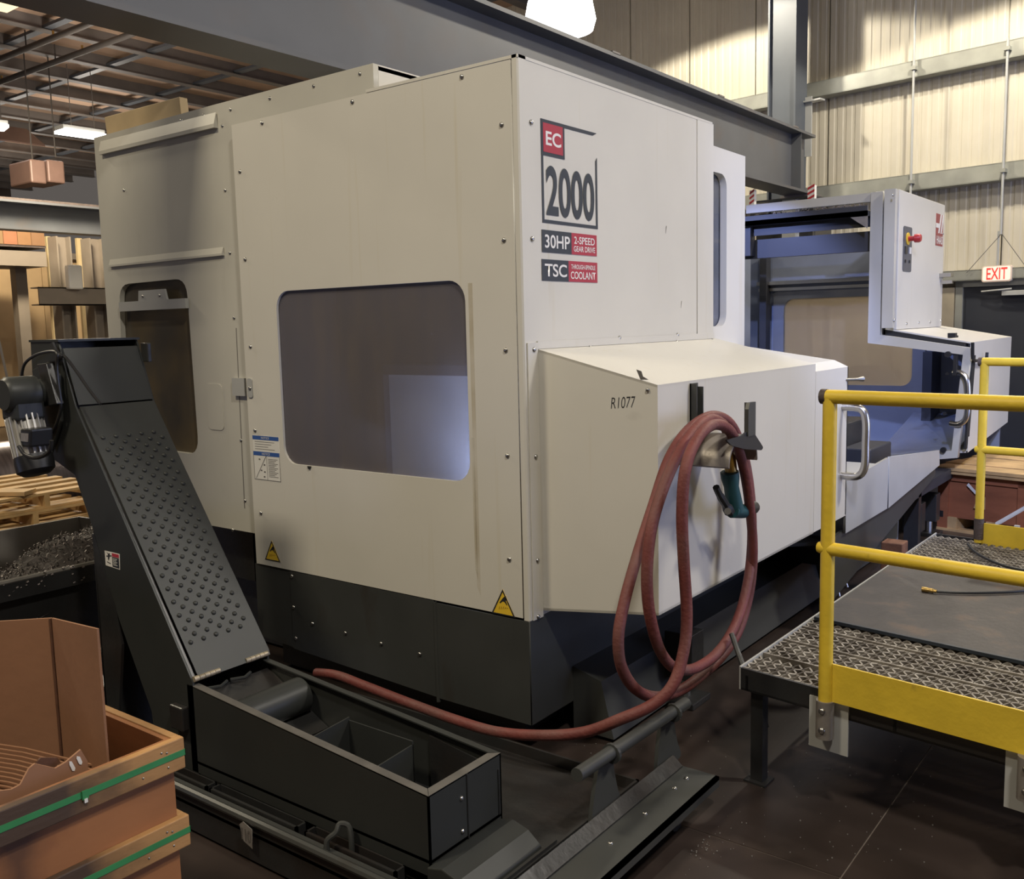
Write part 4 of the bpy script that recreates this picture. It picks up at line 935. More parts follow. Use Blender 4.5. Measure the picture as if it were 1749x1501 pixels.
cp = plate('cover_plate', cf, [(.016, .0), (Wc+.008, .0), (Wc+.012, .02), (Wc-.002, Lc-.006), (.004, Lc-.006)], .006, DARKC, cv, w=.010*sg)
MB().obox(cf(.0, .02, -.03), Uc*(Lc-.03), Vc*.010, cf.N*.031).build('cover_side_rail', DARK2, cv)
hd = Frame(V(-1.395, CY0+.004, 1.475), Vc, (V(-1.484, 0, 1.718)-V(-1.395, 0, 1.475)))
Lh = (V(-1.484, 0, 1.718)-V(-1.395, 0, 1.475)).length
plate('head_cover', hd, [(.006, .004), (Wc, .004), (Wc-.004, Lh-.02), (.004, Lh-.02)], .006, DARKC, cv, w=.009)
MB().box(-1.712, CY0-.004, 1.728, -1.478, CY1+.004, 1.737).build('head_top', DARKC, cv)
# dimples pressed in the cover, in slanted rows
dm = MB(); nd = 0
k = 8
for i in range(40):
    for j in range(6):
        v = Lc*.12+.0275*i; u = .042+.0545*j+(.02725 if i % 2 else 0)
        if u > Wc-.02 or v > Lc*.885: continue
        v += -.0
        c = cf(u, v, .010)
        rings = [(.0095, 0), (.0088, .0035), (.0055, .0062), (.002, .0068)]
        vs = []
        for (rr, h) in rings: vs += [c+cf.U*rr*math.cos(2*math.pi*q/k)+cf.V*rr*math.sin(2*math.pi*q/k)+cf.N*h for q in range(k)]
        fs = []
        for a in range(3):
            for q in range(k): fs.append((a*k+q, a*k+(q+1) % k, (a+1)*k+(q+1) % k, (a+1)*k+q))
        fs.append(tuple(range(3*k, 4*k))); dm.add(vs, fs)
tag(dm.build('dimple_pattern', DARKC, cp, True), kind='stuff')
for y0_, y1_ in ((CY0+.005, CY0+.115), (CY1-.11, CY1-.005)):
    hb_ = MB()
    n_ = 5; L_ = (y1_-y0_)/n_
    for q in range(n_): hb_.cyl((-.735, y0_+L_*q+.001, .515), (-.735, y0_+L_*(q+1)-.001, .515), .0105, 10)
    hb_.build('hinge', WORN, cv, True)
# support leg
MB().prism([(-1.335, CY0+.0, .99), (-1.21, CY0, .70), (-1.19, CY0, .56), (-1.28, CY0, .12), (-1.345, CY0, .12)], (0, .012, 0)).prism([(-1.335, CY1, .99), (-1.21, CY1, .70), (-1.19, CY1, .56), (-1.28, CY1, .12), (-1.345, CY1, .12)], (0, -.012, 0)).box(-1.345, CY0, .12, -1.335, CY1, .98).build('support_leg', DARK2, cv)
q = AY(318, 1222, CY0); MB().box(q.x-.06, CY0-.03, q.z-.05, q.x+.02, CY0, q.z+.04).build('pivot_bracket', DARK2, cv, bevel=.006)
# danger sticker on the side
fs_ = FY(CY0)
P4 = [uvy(px, py, CY0) for px, py in ((179, 940), (204, 946), (205.5, 973), (181, 965))]
dst = plate('danger_sticker', fs_, P4, .001, WHITE, cv, w=.001)
def bl(u, v): 
    a = [P4[0][i]*(1-u)+P4[1][i]*u for i in (0, 1)]; b = [P4[3][i]*(1-u)+P4[2][i]*u for i in (0, 1)]
    return (a[0]*(1-v)+b[0]*v, a[1]*(1-v)+b[1]*v)
plate('sticker_black', fs_, [bl(.5, .3), bl(.96, .3), bl(.96, .94), bl(.5, .94)], .0006, INK, dst, w=.0016)
plate('sticker_red', fs_, [bl(.5, .05), bl(.97, .05), bl(.97, .27), bl(.5, .27)], .0006, DECK_R, dst, w=.0016)
plate('falling_figure', fs_, [bl(*p) for p in ((.14,.06),(.26,.16),(.30,.10),(.36,.12),(.34,.22),(.48,.22),(.47,.27),(.33,.32),(.28,.52),(.25,.62),(.20,.50),(.22,.36),(.10,.38),(.12,.30),(.22,.28),(.22,.2))], .0006, INK, dst, w=.0016)
plate('figure_base', fs_, [bl(.12, .70), bl(.38, .76), bl(.37, .81), bl(.12, .75)], .0006, INK, dst, w=.0016)
g = MB()
for r_ in range(5):
    a = bl(.55, .38+.1*r_); b = bl(.85-.06*(r_ % 2), .38+.1*r_); g.prism([(a[0], CY0-.0024, a[1]), (b[0], CY0-.0024, b[1]), (b[0], CY0-.0024, b[1]-.002), (a[0], CY0-.0024, a[1]-.002)], (0, .0004, 0))
g.build('sticker_print', WHITE, dst)
# drive: gearbox, finned motor, terminal box, mounting plate, cables
Y0 = CY0
mp_ = MB().prism([AY(*p, Y0-.02) for p in ((54, 632), (80, 618), (100, 640), (104, 720), (86, 775), (64, 700))], (0, .012, 0)).build('motor_plate', DARKC, cv, bevel=.003)
MB().prism([AY(*p, Y0-.05) for p in ((62, 622), (78, 620), (97, 690), (82, 694))], (0, .03, 0)).build('torque_arm', DARK2, mp_, bevel=.004)
ga, gb_ = AY(38, 678, Y0-.24), AY(82, 670, Y0-.02)
ga = V(gb_.x-.03, Y0-.25, gb_.z)
gx = MB().tube([V(gb_.x-.01, Y0-.03, gb_.z), V(gb_.x-.01, Y0-.06, gb_.z), V(gb_.x-.01, Y0-.07, gb_.z), V(gb_.x-.01, Y0-.175, gb_.z), V(gb_.x-.01, Y0-.19, gb_.z)], [.055, .055, .070, .070, .058], 20).build('gearbox', DARKC, cv, True)
MB().box(gb_.x-.07, Y0-.175, gb_.z-.10, gb_.x+.05, Y0-.06, gb_.z-.02).build('gear_flange', DARKC, gx, bevel=.012)
mt_ = V(gb_.x-.015, Y0-.115, gb_.z-.09); mb_ = mt_+V(.045, 0, -.15); ax_ = (mb_-mt_)
motor = MB().tube([mt_, mb_], .058, 18).build('motor', ALU, cv, True)
g = MB(); a_ = ax_.normalized(); e1_ = V(0, 1, 0); e2_ = a_.cross(e1_).normalized()
for q in range(20):
    t = 2*math.pi*q/20; d = e1_*math.cos(t)+e2_*math.sin(t); s_ = a_.cross(d)
    g.obox(mt_+d*.054-s_*.003, ax_, d*.016, s_*.006)
g.build('cooling_fins', ALU, motor)
MB().tube([mb_, mb_+a_*.02, mb_+a_*.06, mb_+a_*.075], [.070, .072, .070, .05], 18).build('fan_cap', BLACK, motor, True)
tb = MB().obox(mt_+ax_*.45+V(.03, -.05, -.04), V(.08, 0, .0), V(0, .09, 0), V(.015, 0, .07)).build('terminal_box', BLACK, motor, bevel=.008)
MB().obox(mt_+ax_*.45+V(.048, -.0525, -.018), V(.055, 0, 0), V(0, .004, 0), V(.008, 0, .032)).build('rating_plate', SILV, motor)
def cab(pts, r, lab=None):
    o = MB().tube(spline(pts, 6), r, 7).build('cable', BLACK, cv, True); return o
cab([AY(*p, Y0-.03) for p in ((36, 650), (42, 622), (62, 606), (88, 600), (98, 605), (97, 622), (99, 650), (104, 690), (98, 720), (88, 742))], .006)
cab([AY(*p, Y0-.01) for p in ((92, 592), (100, 606), (112, 610), (132, 636), (152, 665), (172, 690))], .006)
cab([AY(*p, Y0-.19) for p in ((88, 752), (84, 772), (62, 782), (42, 776), (32, 762))], .007)
cab([AY(*p, Y0-.02) for p in ((90, 586), (96, 600), (104, 608), (98, 616))], .009)
# black flap lever at the far right end of the head
q = AY(240, 598, CY1); MB().box(q.x, CY1, q.z-.05, q.x+.05, CY1+.02, q.z+.03).build('limit_switch', DARK2, cv, bevel=.004)

# ================================================================== TROLLEY WITH PUSH BAR
tr = thing('tank_trolley', 'dark steel trolley with round push bar beside the machine base', 'trolley', (.6, -.3, 0))
tx = .618
MB().cyl((tx, -.61, .355), (tx, .13, .335), .0225, 16).build('push_bar', DARK, tr, True)
for y in (-.40, .03):
    MB().tube([(tx, y-.006, .35-(y+.61)*.027), (tx, y+.006, .35-(y+.61)*.027)], .034, 14).build('bar_collar', DARK, tr)
fxp = FX(tx-.01)
# bracket plates (curved gussets) under the bar
def gus(y0, y1, w0): 
    return [(y0-.10, .13), (y0+.10, .13), (y1+.05, .20), (y1+.03, .27), (y1+.02, .335), (y1-.06, .335), (y1-.09, .25)]
plate('bracket', fxp, rpoly(gus(-.42, -.40, 0), .03), .014, DARK, tr)
plate('bracket', fxp, rpoly(gus(.02, .03, 0), .03), .014, DARK, tr)
MB().box(.61, -1.1, .115, .79, .05, .128).box(.776, -1.1, .09, .79, .05, .128).build('base_plate', DARK, tr)
MB().prism([(.612, -1.05, .16), (.612, .04, .16), (.65, .04, .128), (.65, -1.05, .128)], (0, 0, .006)).build('base_ramp', DARK2, tr)
for y in (-.55, -.33, -.12, -.03): screw((.70, y, .128), (0, 0, 1), tr, .009, ZINC)
for (x, y) in ((.715, -.16), (.715, -.95), (.64, -.55)):
    cs = MB().box(x-.025, y-.03, .085, x+.025, y+.03, .115).box(x-.028, y-.02, .03, x-.022, y+.02, .09).box(x+.022, y-.02, .03, x+.028, y+.02, .09).build('caster_fork', ZINC, tr)
    MB().cyl((x-.017, y, .04), (x+.017, y, .04), .04, 16).build('caster_wheel', BLACK, cs, True)

# ================================================================== CHIP BIN
bn = thing('chip_bin', 'low steel hopper bin full of metal chips below the conveyor head', 'bin', (-2.2, -1.4, 0))
XF, XN, YB, YA, ZB = -2.65, -1.70, -.42, -2.6, .80
q0, q1 = AX(0, 1003, XN), AX(160, 955, XN); zl = (q0.z+q1.z)/2
MB().prism([V(XF, YA, ZB), V(XF, YB, ZB), V(XF+.15, YB, .30), V(XF+.15, YA, .30)], (.012, 0, 0)).build('far_wall', BIN, bn)
MB().prism([V(XF, YB, ZB), V(XN, YB+.1, zl+.02), V(XN-.14, YB, .30), V(XF+.15, YB, .30)], (0, .012, 0)).build('end_wall', BIN, bn)
MB().prism([V(XF, YA, ZB), V(XN, YA, zl), V(XN-.14, YA, .3), V(XF+.15, YA, .3)], (0, .012, 0)).build('end_wall', BIN, bn)
MB().prism([(XN, YA, zl), (XN, YB, zl), (XN-.14, YB, .30), (XN-.14, YA, .30)], (.012, 0, 0)).box(XN-.01, YA, zl-.075, XN+.015, YB, zl).build('near_wall', DARK2, bn)
MB().tube([(XN+.005, YA, zl), (XN+.005, YB, zl)], .012, 8).build('near_rim', EDGE, bn, True)
MB().box(XF+.15, YA, .28, XN-.13, YB, .30).build('bin_floor', DARK2, bn)
MB().box(-2.5, YA+.1, 0, -2.4, YB-.1, .1).box(-2.0, YA+.1, 0, -1.9, YB-.1, .1).box(-2.5, YA+.1, .1, -1.9, YA+.2, .28).box(-2.5, YB-.2, .1, -1.9, YB-.1, .28).build('fork_base', DARK2, bn)
MB().tube([(XN+.03, -1.35, .40), (XN+.03, -.8, .40)], .016, 8).build('release_bar', ZINC, bn, True)
# heap of chips
def heap(x, y):
    e = min(1, max(0, (y+1.75)/1.25)); e = e*e*(3-2*e)
    return .50+.10*e+(zl-.60+.035)*e*math.exp(-((x-XN+.42)/.36)**2)+.03*math.sin(9*x+5*y)*e+.02*math.sin(17*y-7*x)
nx, ny = 22, 50; vs = []; fs = []
for i in range(nx):
    for j in range(ny):
        x = XF+.09+(XN-XF-.13)*i/(nx-1); y = YA+.03+(YB-YA-.05)*j/(ny-1); vs.append((x, y, heap(x, y)+random.uniform(-.008, .008)))
for i in range(nx-1):
    for j in range(ny-1): fs.append((i*ny+j, (i+1)*ny+j, (i+1)*ny+j+1, i*ny+j+1))
hp_ = MB().add(vs, fs); tag(hp_.build('chip_bed', HEAP, bn), kind='stuff')
hp_ = MB()
for i in range(4200):
    x = random.uniform(XF+.12, XN-.05); y = random.uniform(-2.0, YB-.03); z = heap(x, y)+.004
    a = random.uniform(0, 6.28); l = random.uniform(.010, .032); w_ = random.uniform(.0015, .0045); b = random.uniform(-.6, .9)
    d = V(math.cos(a)*math.cos(b), math.sin(a)*math.cos(b), math.sin(b))*l; s_ = V(-math.sin(a), math.cos(a), .2)*w_
    hp_.add([V(x, y, z), V(x, y, z)+s_, V(x, y, z)+s_*1.5+d*.5+V(0, 0, w_*2), V(x, y, z)+d*.5+V(0, 0, w_*2), V(x, y, z)+d+s_, V(x, y, z)+d], [(0, 1, 2, 3), (3, 2, 4, 5)])
tag(hp_.build('chip_heap', CHIP, bn), kind='stuff')
lc = MB()
for i in range(160):
    y = random.uniform(-1.9, YB); x = XN+.012+random.uniform(-.01, .008); z = zl+random.uniform(-.07, .012); r_ = random.uniform(.003, .010)
    lc.obox((x, y, z), (r_, .4*r_, 0), (0, r_, .4*r_), (-.3*r_, 0, r_*.6))
tag(lc.build('rim_chips', CHIP, bn), kind='stuff')

# ================================================================== PALLETS, STEEL ROLL (behind the bin)
def board(o, a, b, c, m=PINE2): return MB().obox(o, a, b, c).build('board', m, None)
PX = -4.9
base_p = AX(75, 905, PX)
def pallet(z, x, y, rz, lab, parts_from=None):
    t_ = thing('wooden_pallet', lab, 'pallet', (x, y, z), 'wooden pallets behind the chip bin')
    R_ = Matrix.Rotation(rz, 3, 'Z')
    def bb(x0, y0, z0, x1, y1, z1, nm):
        o = V(x, y, z); MB().obox(o+R_@V(x0, y0, z0), R_@V(x1-x0, 0, 0), R_@V(0, y1-y0, 0), R_@V(0, 0, z1-z0)).build(nm, PINE2, t_)
    for xx in (-.5, -.02, .46): bb(xx, -.6, .016, xx+.04, .6, .10, 'stringer')
    for k in range(6): bb(-.52, -.6+.22*k, .10, .52, -.6+.22*k+.10, .118, 'deck_board')
    for k in range(3): bb(-.52, -.6+.55*k, 0, .52, -.6+.55*k+.10, .016, 'bottom_board')
    return t_
cyp = base_p.y-.1
for k, (lab, dz, dx, dy, rz) in enumerate((('lowest pine pallet of the stack behind the chip bin', 0, 0, 0, .05), ('second pine pallet from the floor behind the chip bin', .12, .03, .05, .0),
        ('middle pine pallet of the stack behind the chip bin', .24, -.02, .08, .07), ('second pine pallet from the top behind the chip bin', .36, .02, -.02, .02), ('topmost pine pallet of the stack behind the chip bin', .48, .0, .06, .06))):
    pallet(dz, PX-.5+dx, cyp+dy, math.pi/2+rz, lab)
q = [AX(0, 822, -5.0), AX(33, 843, -4.75)]
tag(MB().obox(V(-5.5, q[0].y-.4, .605), V(.75, .45, 0), V(-.09, .13, 0), V(0, 0, .03)).build('loose_board', PINE2), 'loose pine board lying askew on the pallet stack', 'board')
# big roll
rc = AX(60, 785, -6.8)
rl = thing('steel_roll', 'big shiny steel roll lying on the floor behind the pallets', 'roll', (-6.9, rc.y-1.2, 0))
rr_ = AX(60, 748, -6.9).z/2
MB().tube([(-6.9, rc.y-3.2, rr_), (-6.9, rc.y+.85, rr_)], rr_, 40).build('roll', ROLLM, rl, True)
MB().tube([(-6.9, rc.y+.85, rr_), (-6.9, rc.y+1.1, rr_)], .12, 20).build('journal', ROLLM, rl, True)
for y in (rc.y-2.2, rc.y+.4): MB().prism([(-7.25, y, 0), (-6.55, y, 0), (-6.6, y, .12), (-6.9, y, .02), (-7.2, y, .12)], (0, .1, 0)).build('chock', PINE2, rl)
for k, (h, y) in enumerate(((.06, .3), (.05, -.6))): MB().tube([(-6.9, rc.y+y, rr_), (-6.9, rc.y+y+h, rr_)], rr_+.006, 40).build('band', ROLLM, rl, True)

# thin rod lying at far left
p, q = AX(-14, 560, -8.6), AX(13, 648, -8.6)
tag(MB().cyl(V(-8.6, p.y, 2.2), q, .014, 8).cyl(q, V(-8.6, q.y, 0), .03, 8).build('boom_rod', PURL), 'thin dark rod rising at the left edge beside the motor', 'rod')

# ================================================================== PLYWOOD CRATE WITH CARDBOARD (front left)
CZ = .70
corner = AZ(312, 1258, CZ)          # right back top corner of the crate
X1, Y1 = corner.x-.02, corner.y-.02
X0, Yn = X1-.95, Y1-1.25
pc_ = thing('plywood_crate', 'orange plywood crate with pine battens and green straps, front left', 'crate', ((X0+X1)/2, (Y1+Yn)/2, 0))
th = .014
MB().box(X1-th, Yn, .02, X1, Y1, CZ-.004).build('side_panel', PLY, pc_)
MB().box(X0, Y1-th, .02, X1-th, Y1, CZ-.004).build('side_panel', PLY, pc_)
MB().box(X0, Yn, .02, X0+th, Y1-th, CZ-.004).build('side_panel', PLY, pc_)
MB().box(X0+th, Yn, .02, X1-th, Yn+th, CZ-.004).build('side_panel', PLY, pc_)
MB().box(X0+th, Yn+th, .02, X1-th, Y1-th, .04).build('bottom_panel', PLY, pc_)
pitch = .215
for k in range(3):
    zt_ = CZ-pitch*k; zb_ = zt_-.085
    MB().box(X1, Yn, zb_, X1+.022, Y1+.022, zt_).build('batten', PINE, pc_, bevel=.003)
    MB().box(X0, Y1, zb_, X1, Y1+.022, zt_).build('batten', PINE, pc_, bevel=.003)
    zm = zb_+.036
    sp_ = MB().box(X1+.022, Yn, zm, X1+.0235, Y1+.0235, zm+.016).box(X0, Y1+.022, zm, X1+.0235, Y1+.0235, zm+.016).build('strap', STRAP, pc_)
    if k == 0:
        q = AX(145, 1355, X1+.024); MB().box(X1+.0235, q.y-.008, zm-.004, X1+.027, q.y+.008, zm+.018).build('strap_seal', STRAP, sp_)
        q = AX(145, 1358, X1+.024); MB().box(X1+.0235, q.y-.004, zm-.012, X1+.029, q.y+.004, zm-.002).build('strap_tail', WHITE, sp_)
    for (dy, dz) in ((.03, .06), (.045, .065), (.028, .02), (.10, .02)): screw((X1+.022, Y1-dy, zb_+dz), (1, 0, 0), pc_, .003, INK)
# folded cardboard corner standing in the crate
def at_y(px, py, y): return AY(px, py, y)
yb = Y1-th-.012
e = AY(80, 1053, yb-.10); xr = AY(176, 1180, yb).x
top_e = e.z; xl_ = AY(-60, 1100, yb-.2).x
A_ = V(AY(165, 1074, yb-.03).x, yb-.03, AY(165, 1076, yb-.03).z)
A_ = V(min(A_.x, X1-.05), yb-.03, A_.z)
foldx = AY(80, 1053, yb-.02).x
cs_ = thing('cardboard_corner', 'tall folded brown cardboard sheet standing inside the plywood crate', 'cardboard', (foldx, yb-.05, .045))
F_t = V(foldx, yb-.008, AY(80, 1053, yb-.008).z)
r_t = AY(165, 1074, yb-.10); r_t = V(r_t.x, yb-.10, r_t.z)
l_t = V(X0+th+.03, yb-.30, F_t.z-.02)
def leaf(a, b, nm, t=.006):
    d = (b-a); n_ = V(-d.y, d.x, 0).normalized()*t
    return MB().prism([a, b, V(b.x, b.y, .045), V(a.x, a.y, .045)], n_).build(nm, CARD, cs_)
m_t = F_t*.45+r_t*.55; m_t.z += .004
leaf(F_t, r_t, 'right_leaf'); leaf(l_t, F_t, 'left_leaf')
MB().tube([F_t+V(.001, -.004, 0), V(foldx+.001, yb-.012, .05)], .0035, 6).build('crease', CARDD, cs_)
# nested corrugated sheets
nst = thing('corrugated_stack', 'nest of corrugated cardboard trays, edges showing as lines, in the crate', 'cardboard', (X1-.4, Y1-.5, .06))
topz = .60
cA, cB, cC = AZ(-20, 1300, topz), AZ(85, 1262, topz), AZ(180, 1298, topz)
for k in range(20):
    z = topz-.0095*k; s = .012*k
    a = V(cA.x-.02, max(cA.y-.14, Yn+.05), z); a = V(X0+.06, cB.y-.20, z); b = V(cB.x, min(cB.y, yb-.12), z); c = V(min(cC.x, X1-.035), cC.y-.03, z)
    d = V(.55, -1, 0).normalized()
    off = V(0.001, -.0068, 0)*k
    P = [p_+off for p_ in (a, b, c)]
    inn = [P[0]+V(.01, -.005, 0), P[1]+V(0, -.006, 0), P[2]+V(-.006, -.006, 0)]
    MB().prism([P[0], P[1], P[2], inn[2], inn[1], inn[0]], (0, 0, -.0045)).build('tray_edge', CARD if k % 1 == 0 else CARDD, nst)
bz = MB().prism([V(X0+.05, Yn+.1, .3), V(X1-.03, Yn+.1, .3), V(X1-.03, Y1-.06, .3), V(X0+.05, Y1-.06, .3)], (0, 0, .10)).build('lower_sheets', CARDD, nst)
MB().box(X0+.04, Yn+.06, .045, X1-.03, Y1-.12, .30).build('filler', CARD, nst)
# torn flap with two punched marks
ft = thing('torn_flap', 'torn brown cardboard flap with two white marks on the nested trays', 'cardboard', AZ(90, 1330, .58))
pts = [AX(*p, X1-.06-.04*i_) for i_, p in enumerate(())]
xf = X1-.075
fl_o = [(-10, 1352), (20, 1348), (35, 1340), (50, 1312), (60, 1304), (95, 1312), (112, 1302), (138, 1280), (150, 1300), (150, 1330), (60, 1400), (-10, 1420)]
fxx = FX(xf)
plate('flap', fxx, [uvx(px, py, xf) for px, py in fl_o], .006, CARD, ft)
plate('folded_edge', FX(xf-.03), [uvx(px, py, xf-.03) for px, py in ((62, 1303), (70, 1294), (98, 1294), (104, 1302), (94, 1310), (64, 1308))], .006, CARDD, ft)
plate('punched_mark', FX(xf+.001), [uvx(px, py, xf) for px, py in ((118, 1300), (122, 1300), (128, 1311), (127, 1316), (123, 1316), (118, 1306))], .001, WHITE, ft, w=.001)
plate('punched_mark', FX(xf+.001), [uvx(px, py, xf) for px, py in ((131, 1291), (136, 1292), (140, 1301), (139, 1305), (135, 1305), (130, 1295))], .001, WHITE, ft, w=.001)

# ================================================================== WORK PLATFORM
DZ = .45
pf = thing('work_platform', 'raised steel work platform with grip grating beside the machine', 'platform', (1.6, .9, 0))
C0 = V(.762, .296, DZ); PU = V(.991, -.134, 0); PV = V(.020, 1, 0)
def PP(u, v, z=0): return C0+PU*u+PV*v+V(0, 0, z)
PLEN, PDEP = 2.3, 2.72
g = MB()
g.obox(PP(0, 0, -.085), PU*PLEN, PV*.012, V(0, 0, .085)); g.obox(PP(0, 0, -.085), PU*PLEN, PV*.05, V(0, 0, .008))
g.obox(PP(0, PDEP-.01, -.085), PU*PLEN, PV*.012, V(0, 0, .085))
for k in range(5): g.obox(PP(.02+.56*k, 0, -.085), PU*.012, PV*PDEP, V(0, 0, .06))
g.build('deck_frame', DARK2, pf)
MB().obox(PP(-.006, 0, -.085), PU*.008, PV*PDEP, V(0, 0, .089)).build('side_angle', LGREY, pf)
for (u, v) in ((.03, .03), (.03, PDEP-.06), (1.62, .03), (1.62, PDEP-.06)):
    MB().obox(PP(u, v, -DZ), PU*.05, PV*.05, V(0, 0, DZ-.09)).obox(PP(u-.02, v-.02, -DZ), PU*.09, PV*.09, V(0, 0, .008)).build('leg', DARK2, pf)
MB().tube([PP(.02, .05, -.1), PP(-.12, .16, .06)], .011, 8).tube([PP(.02, .2, -.3), PP(-.2, .35, -.05)], .011, 8).build('brace_rod', DARK2, pf)
# grating: zigzag strands forming diamonds
def grating(v0, v1, name):
    pu, pv = .042, .027
    g = MB(); nrow = int((v1-v0)/pv); ncol = int(PLEN/pu*2)
    w, h = .0120, .030
    for r_ in range(nrow):
        v = v0+pv*(r_+.5); top = []
        for c in range(ncol+1):
            sgn = 1 if (c+r_) % 2 else -1
            top.append((c*pu/2, v+sgn*pv*.40))
        for c in range(ncol):
            (ua, va), (ub, vb) = top[c], top[c+1]
            hi = .004 if (c % 2) else -.002
            a0 = PP(ua, va-w/2, -.004-hi); a1 = PP(ua, va+w/2, -.004-hi); b0 = PP(ub, vb-w/2, -.004+hi); b1 = PP(ub, vb+w/2, -.004+hi)
            dn = V(0, 0, -h)
            g.add([a0, b0, b1, a1, a0+dn, b0+dn, b1+dn, a1+dn], [(0, 1, 2, 3), (4, 5, 1, 0), (3, 2, 6, 7)])
    return g.build(name, GALV, pf)
V_P0, V_P1 = .80-.02, 1.85
grating(.012, .20, 'grating_plank'); grating(.205, .40, 'grating_plank'); grating(.405, .60, 'grating_plank'); grating(.605, .80, 'grating_plank')
grating(1.86, 2.12, 'grating_plank'); grating(2.125, 2.40, 'grating_plank'); grating(2.405, 2.70, 'grating_plank')
for v in (.20, .40, .60, 2.12, 2.40): MB().obox(PP(0, v, -.02), PU*PLEN, PV*.006, V(0, 0, .02)).build('plank_edge', GALV, pf)
for v in (.25, .75, 1.3, 1.9, 2.4): MB().obox(PP(0, v, -.085), PU*PLEN, PV*.05, V(0, 0, .05)).build('cross_bearer', DARK2, pf)
# sheet on the deck
ps = [AZ(*c, DZ+.012) for c in ((1408, 1056), (1749, 1128), (1749, 1000), (1512, 961))]
def puv(p): d = p-C0; v = (d.y+.134/.991*d.x)/(1+.134/.991*.02); return ((d.x-.02*v)/.991, v)
e0_, e1_, e2_, e3_ = [puv(p) for p in ps]
va, vb = (e0_[1]+e1_[1])/2, e3_[1]
ua = (e0_[0]+e3_[0])/2
MB_ = MB().obox(PP(ua, va, .003), PU*(PLEN-ua-.02), PV*(vb-va), V(0, 0, .009)).build('deck_sheet', PLATE)
tag(MB_, 'dark rusty steel sheet laid over the middle of the platform', 'sheet')
tag(MB().obox(PP(ua-.002, va-.019, .002), PU*(PLEN-ua-.02), PV*.016, V(0, 0, .014)).build('sheet_edging', mat('blue_black_edge', (.02, .028, .04), .5)), 'blue black edging strip along the front of the rusty sheet', 'strip')
# post socket plates hanging on the platform front
def socket(u, lab=None):
    so = MB().obox(PP(u-.07, -.008, -.215), PU*.145, PV*.008, V(0, 0, .185)).build('socket_plate', LGREY, pf)
    MB().tube([PP(u, -.035, -.155), PP(u, -.035, -.02)], .031, 14).build('socket_tube', FAWN, so, True)
    for z in (-.12, -.05): screw(PP(u, -.066, z), -PV, so, .012)
sockU = puv(AZ(1405, 1190, DZ))[0]
q = AZ(1405, 1192, DZ); 
socket(sockU); socket(puv(AZ(1748, 1300, DZ))[0])
# ================================================================== GUARDRAILS
RZ = 1.487
def rail(name, base, dirv, length, lab, r=.0235, toe=True, zt=RZ, side=0, base_mark=True, zmid=None, bot=-.10):
    t_ = thing(name, lab, 'railing', base, 'yellow tube railings of the work platform')
    b = Vector(base); d = Vector(dirv).normalized(); zm = zmid or (DZ+(zt-DZ)*.50)
    top = V(b.x, b.y, zt)
    po = MB().tube([V(b.x, b.y, DZ+bot), V(b.x, b.y, zt-.005)], r, 16).build('post', YEL, t_, True)
    MB().tube([top-d*.012, top+d*length], r, 16).build('top_rail', YEL, t_, True)
    mid = V(b.x, b.y, zm); MB().tube([mid, mid+d*length], r*.98, 16).build('mid_rail', YEL, t_, True)
    MB().tube([mid-d*.034, mid-d*.02, mid], [.018, .023, .0235], 12).build('rail_stub', YEL, t_, True)
    MB().tube([top-d*.030, top-d*.010], [r*1.10, r*1.08], 16).build('scorched_end', RUST, t_, True)
    if toe:
        n_ = V(-d.y, d.x, 0)
        MB().obox(b+V(0, 0, DZ-b.z-.02)+d*(r*.7)+n_*.0, d*length, n_*.008, V(0, 0, .135)).build('toe_board', YEL, t_)
    if length > 1.4: MB().tube([b+d*1.05+V(0, 0, DZ+bot-b.z), V(b.x, b.y, zt)+d*1.05], r, 14).build('post', YEL, t_, True)
    return t_
fb_ = PP(sockU, -.035, 0); fb_ = V(fb_.x, fb_.y, DZ)
pr_ = AY(1749, 702, fb_.y-.05)
rail('guard_rail', fb_, PU, 1.9, 'yellow tube railing at the near edge of the work platform')
bp_ = AZ(1671, 926, DZ)
# the far railing stands at the far edge of the deck
rail('guard_rail', bp_, V(.985, -.16, 0), 1.3, 'yellow tube railing at the far edge of the work platform', zt=AX(1690, 616, bp_.x).z, bot=.0, zmid=AX(1676, 768, bp_.x).z)
q = V(bp_.x, bp_.y, DZ); RZ2 = 1
MB().tube([q+V(0, 0, .02), q+V(0, 0, .14)], .027, 14).build('scorched_foot', RUST, bpy.data.objects['guard_rail.001'], True)
# air hose on the deck
yh = [AZ(*p, DZ+.022) for p in ((1600, 1010), (1640, 1012), (1690, 1012), (1749, 1009), (1800, 1000))]
ah = thing('air_hose', 'black air hose with brass coupling lying on the rusty sheet', 'hose', yh[0])
MB().tube(spline(yh, 5), .007, 8).build('hose', BLACK, ah, True)
c0_, c1_ = AZ(1575, 1006, DZ+.024), AZ(1600, 1010, DZ+.024)
MB().tube([c0_, c0_*.6+c1_*.4, c0_*.55+c1_*.45, c0_*.25+c1_*.75, c0_*.2+c1_*.8, c1_], [.012, .012, .010, .011, .008, .008], 10).build('coupling', BRASS, ah, True)
yh = [AZ(*p, DZ+.012) for p in ((1653, 929), (1668, 944), (1692, 957), (1722, 968), (1760, 976), (1800, 985))]
tag(MB().tube(spline(yh, 5), .008, 8).build('black_cable', BLACK, None, True), 'black cable lying across the far grating of the platform', 'cable')

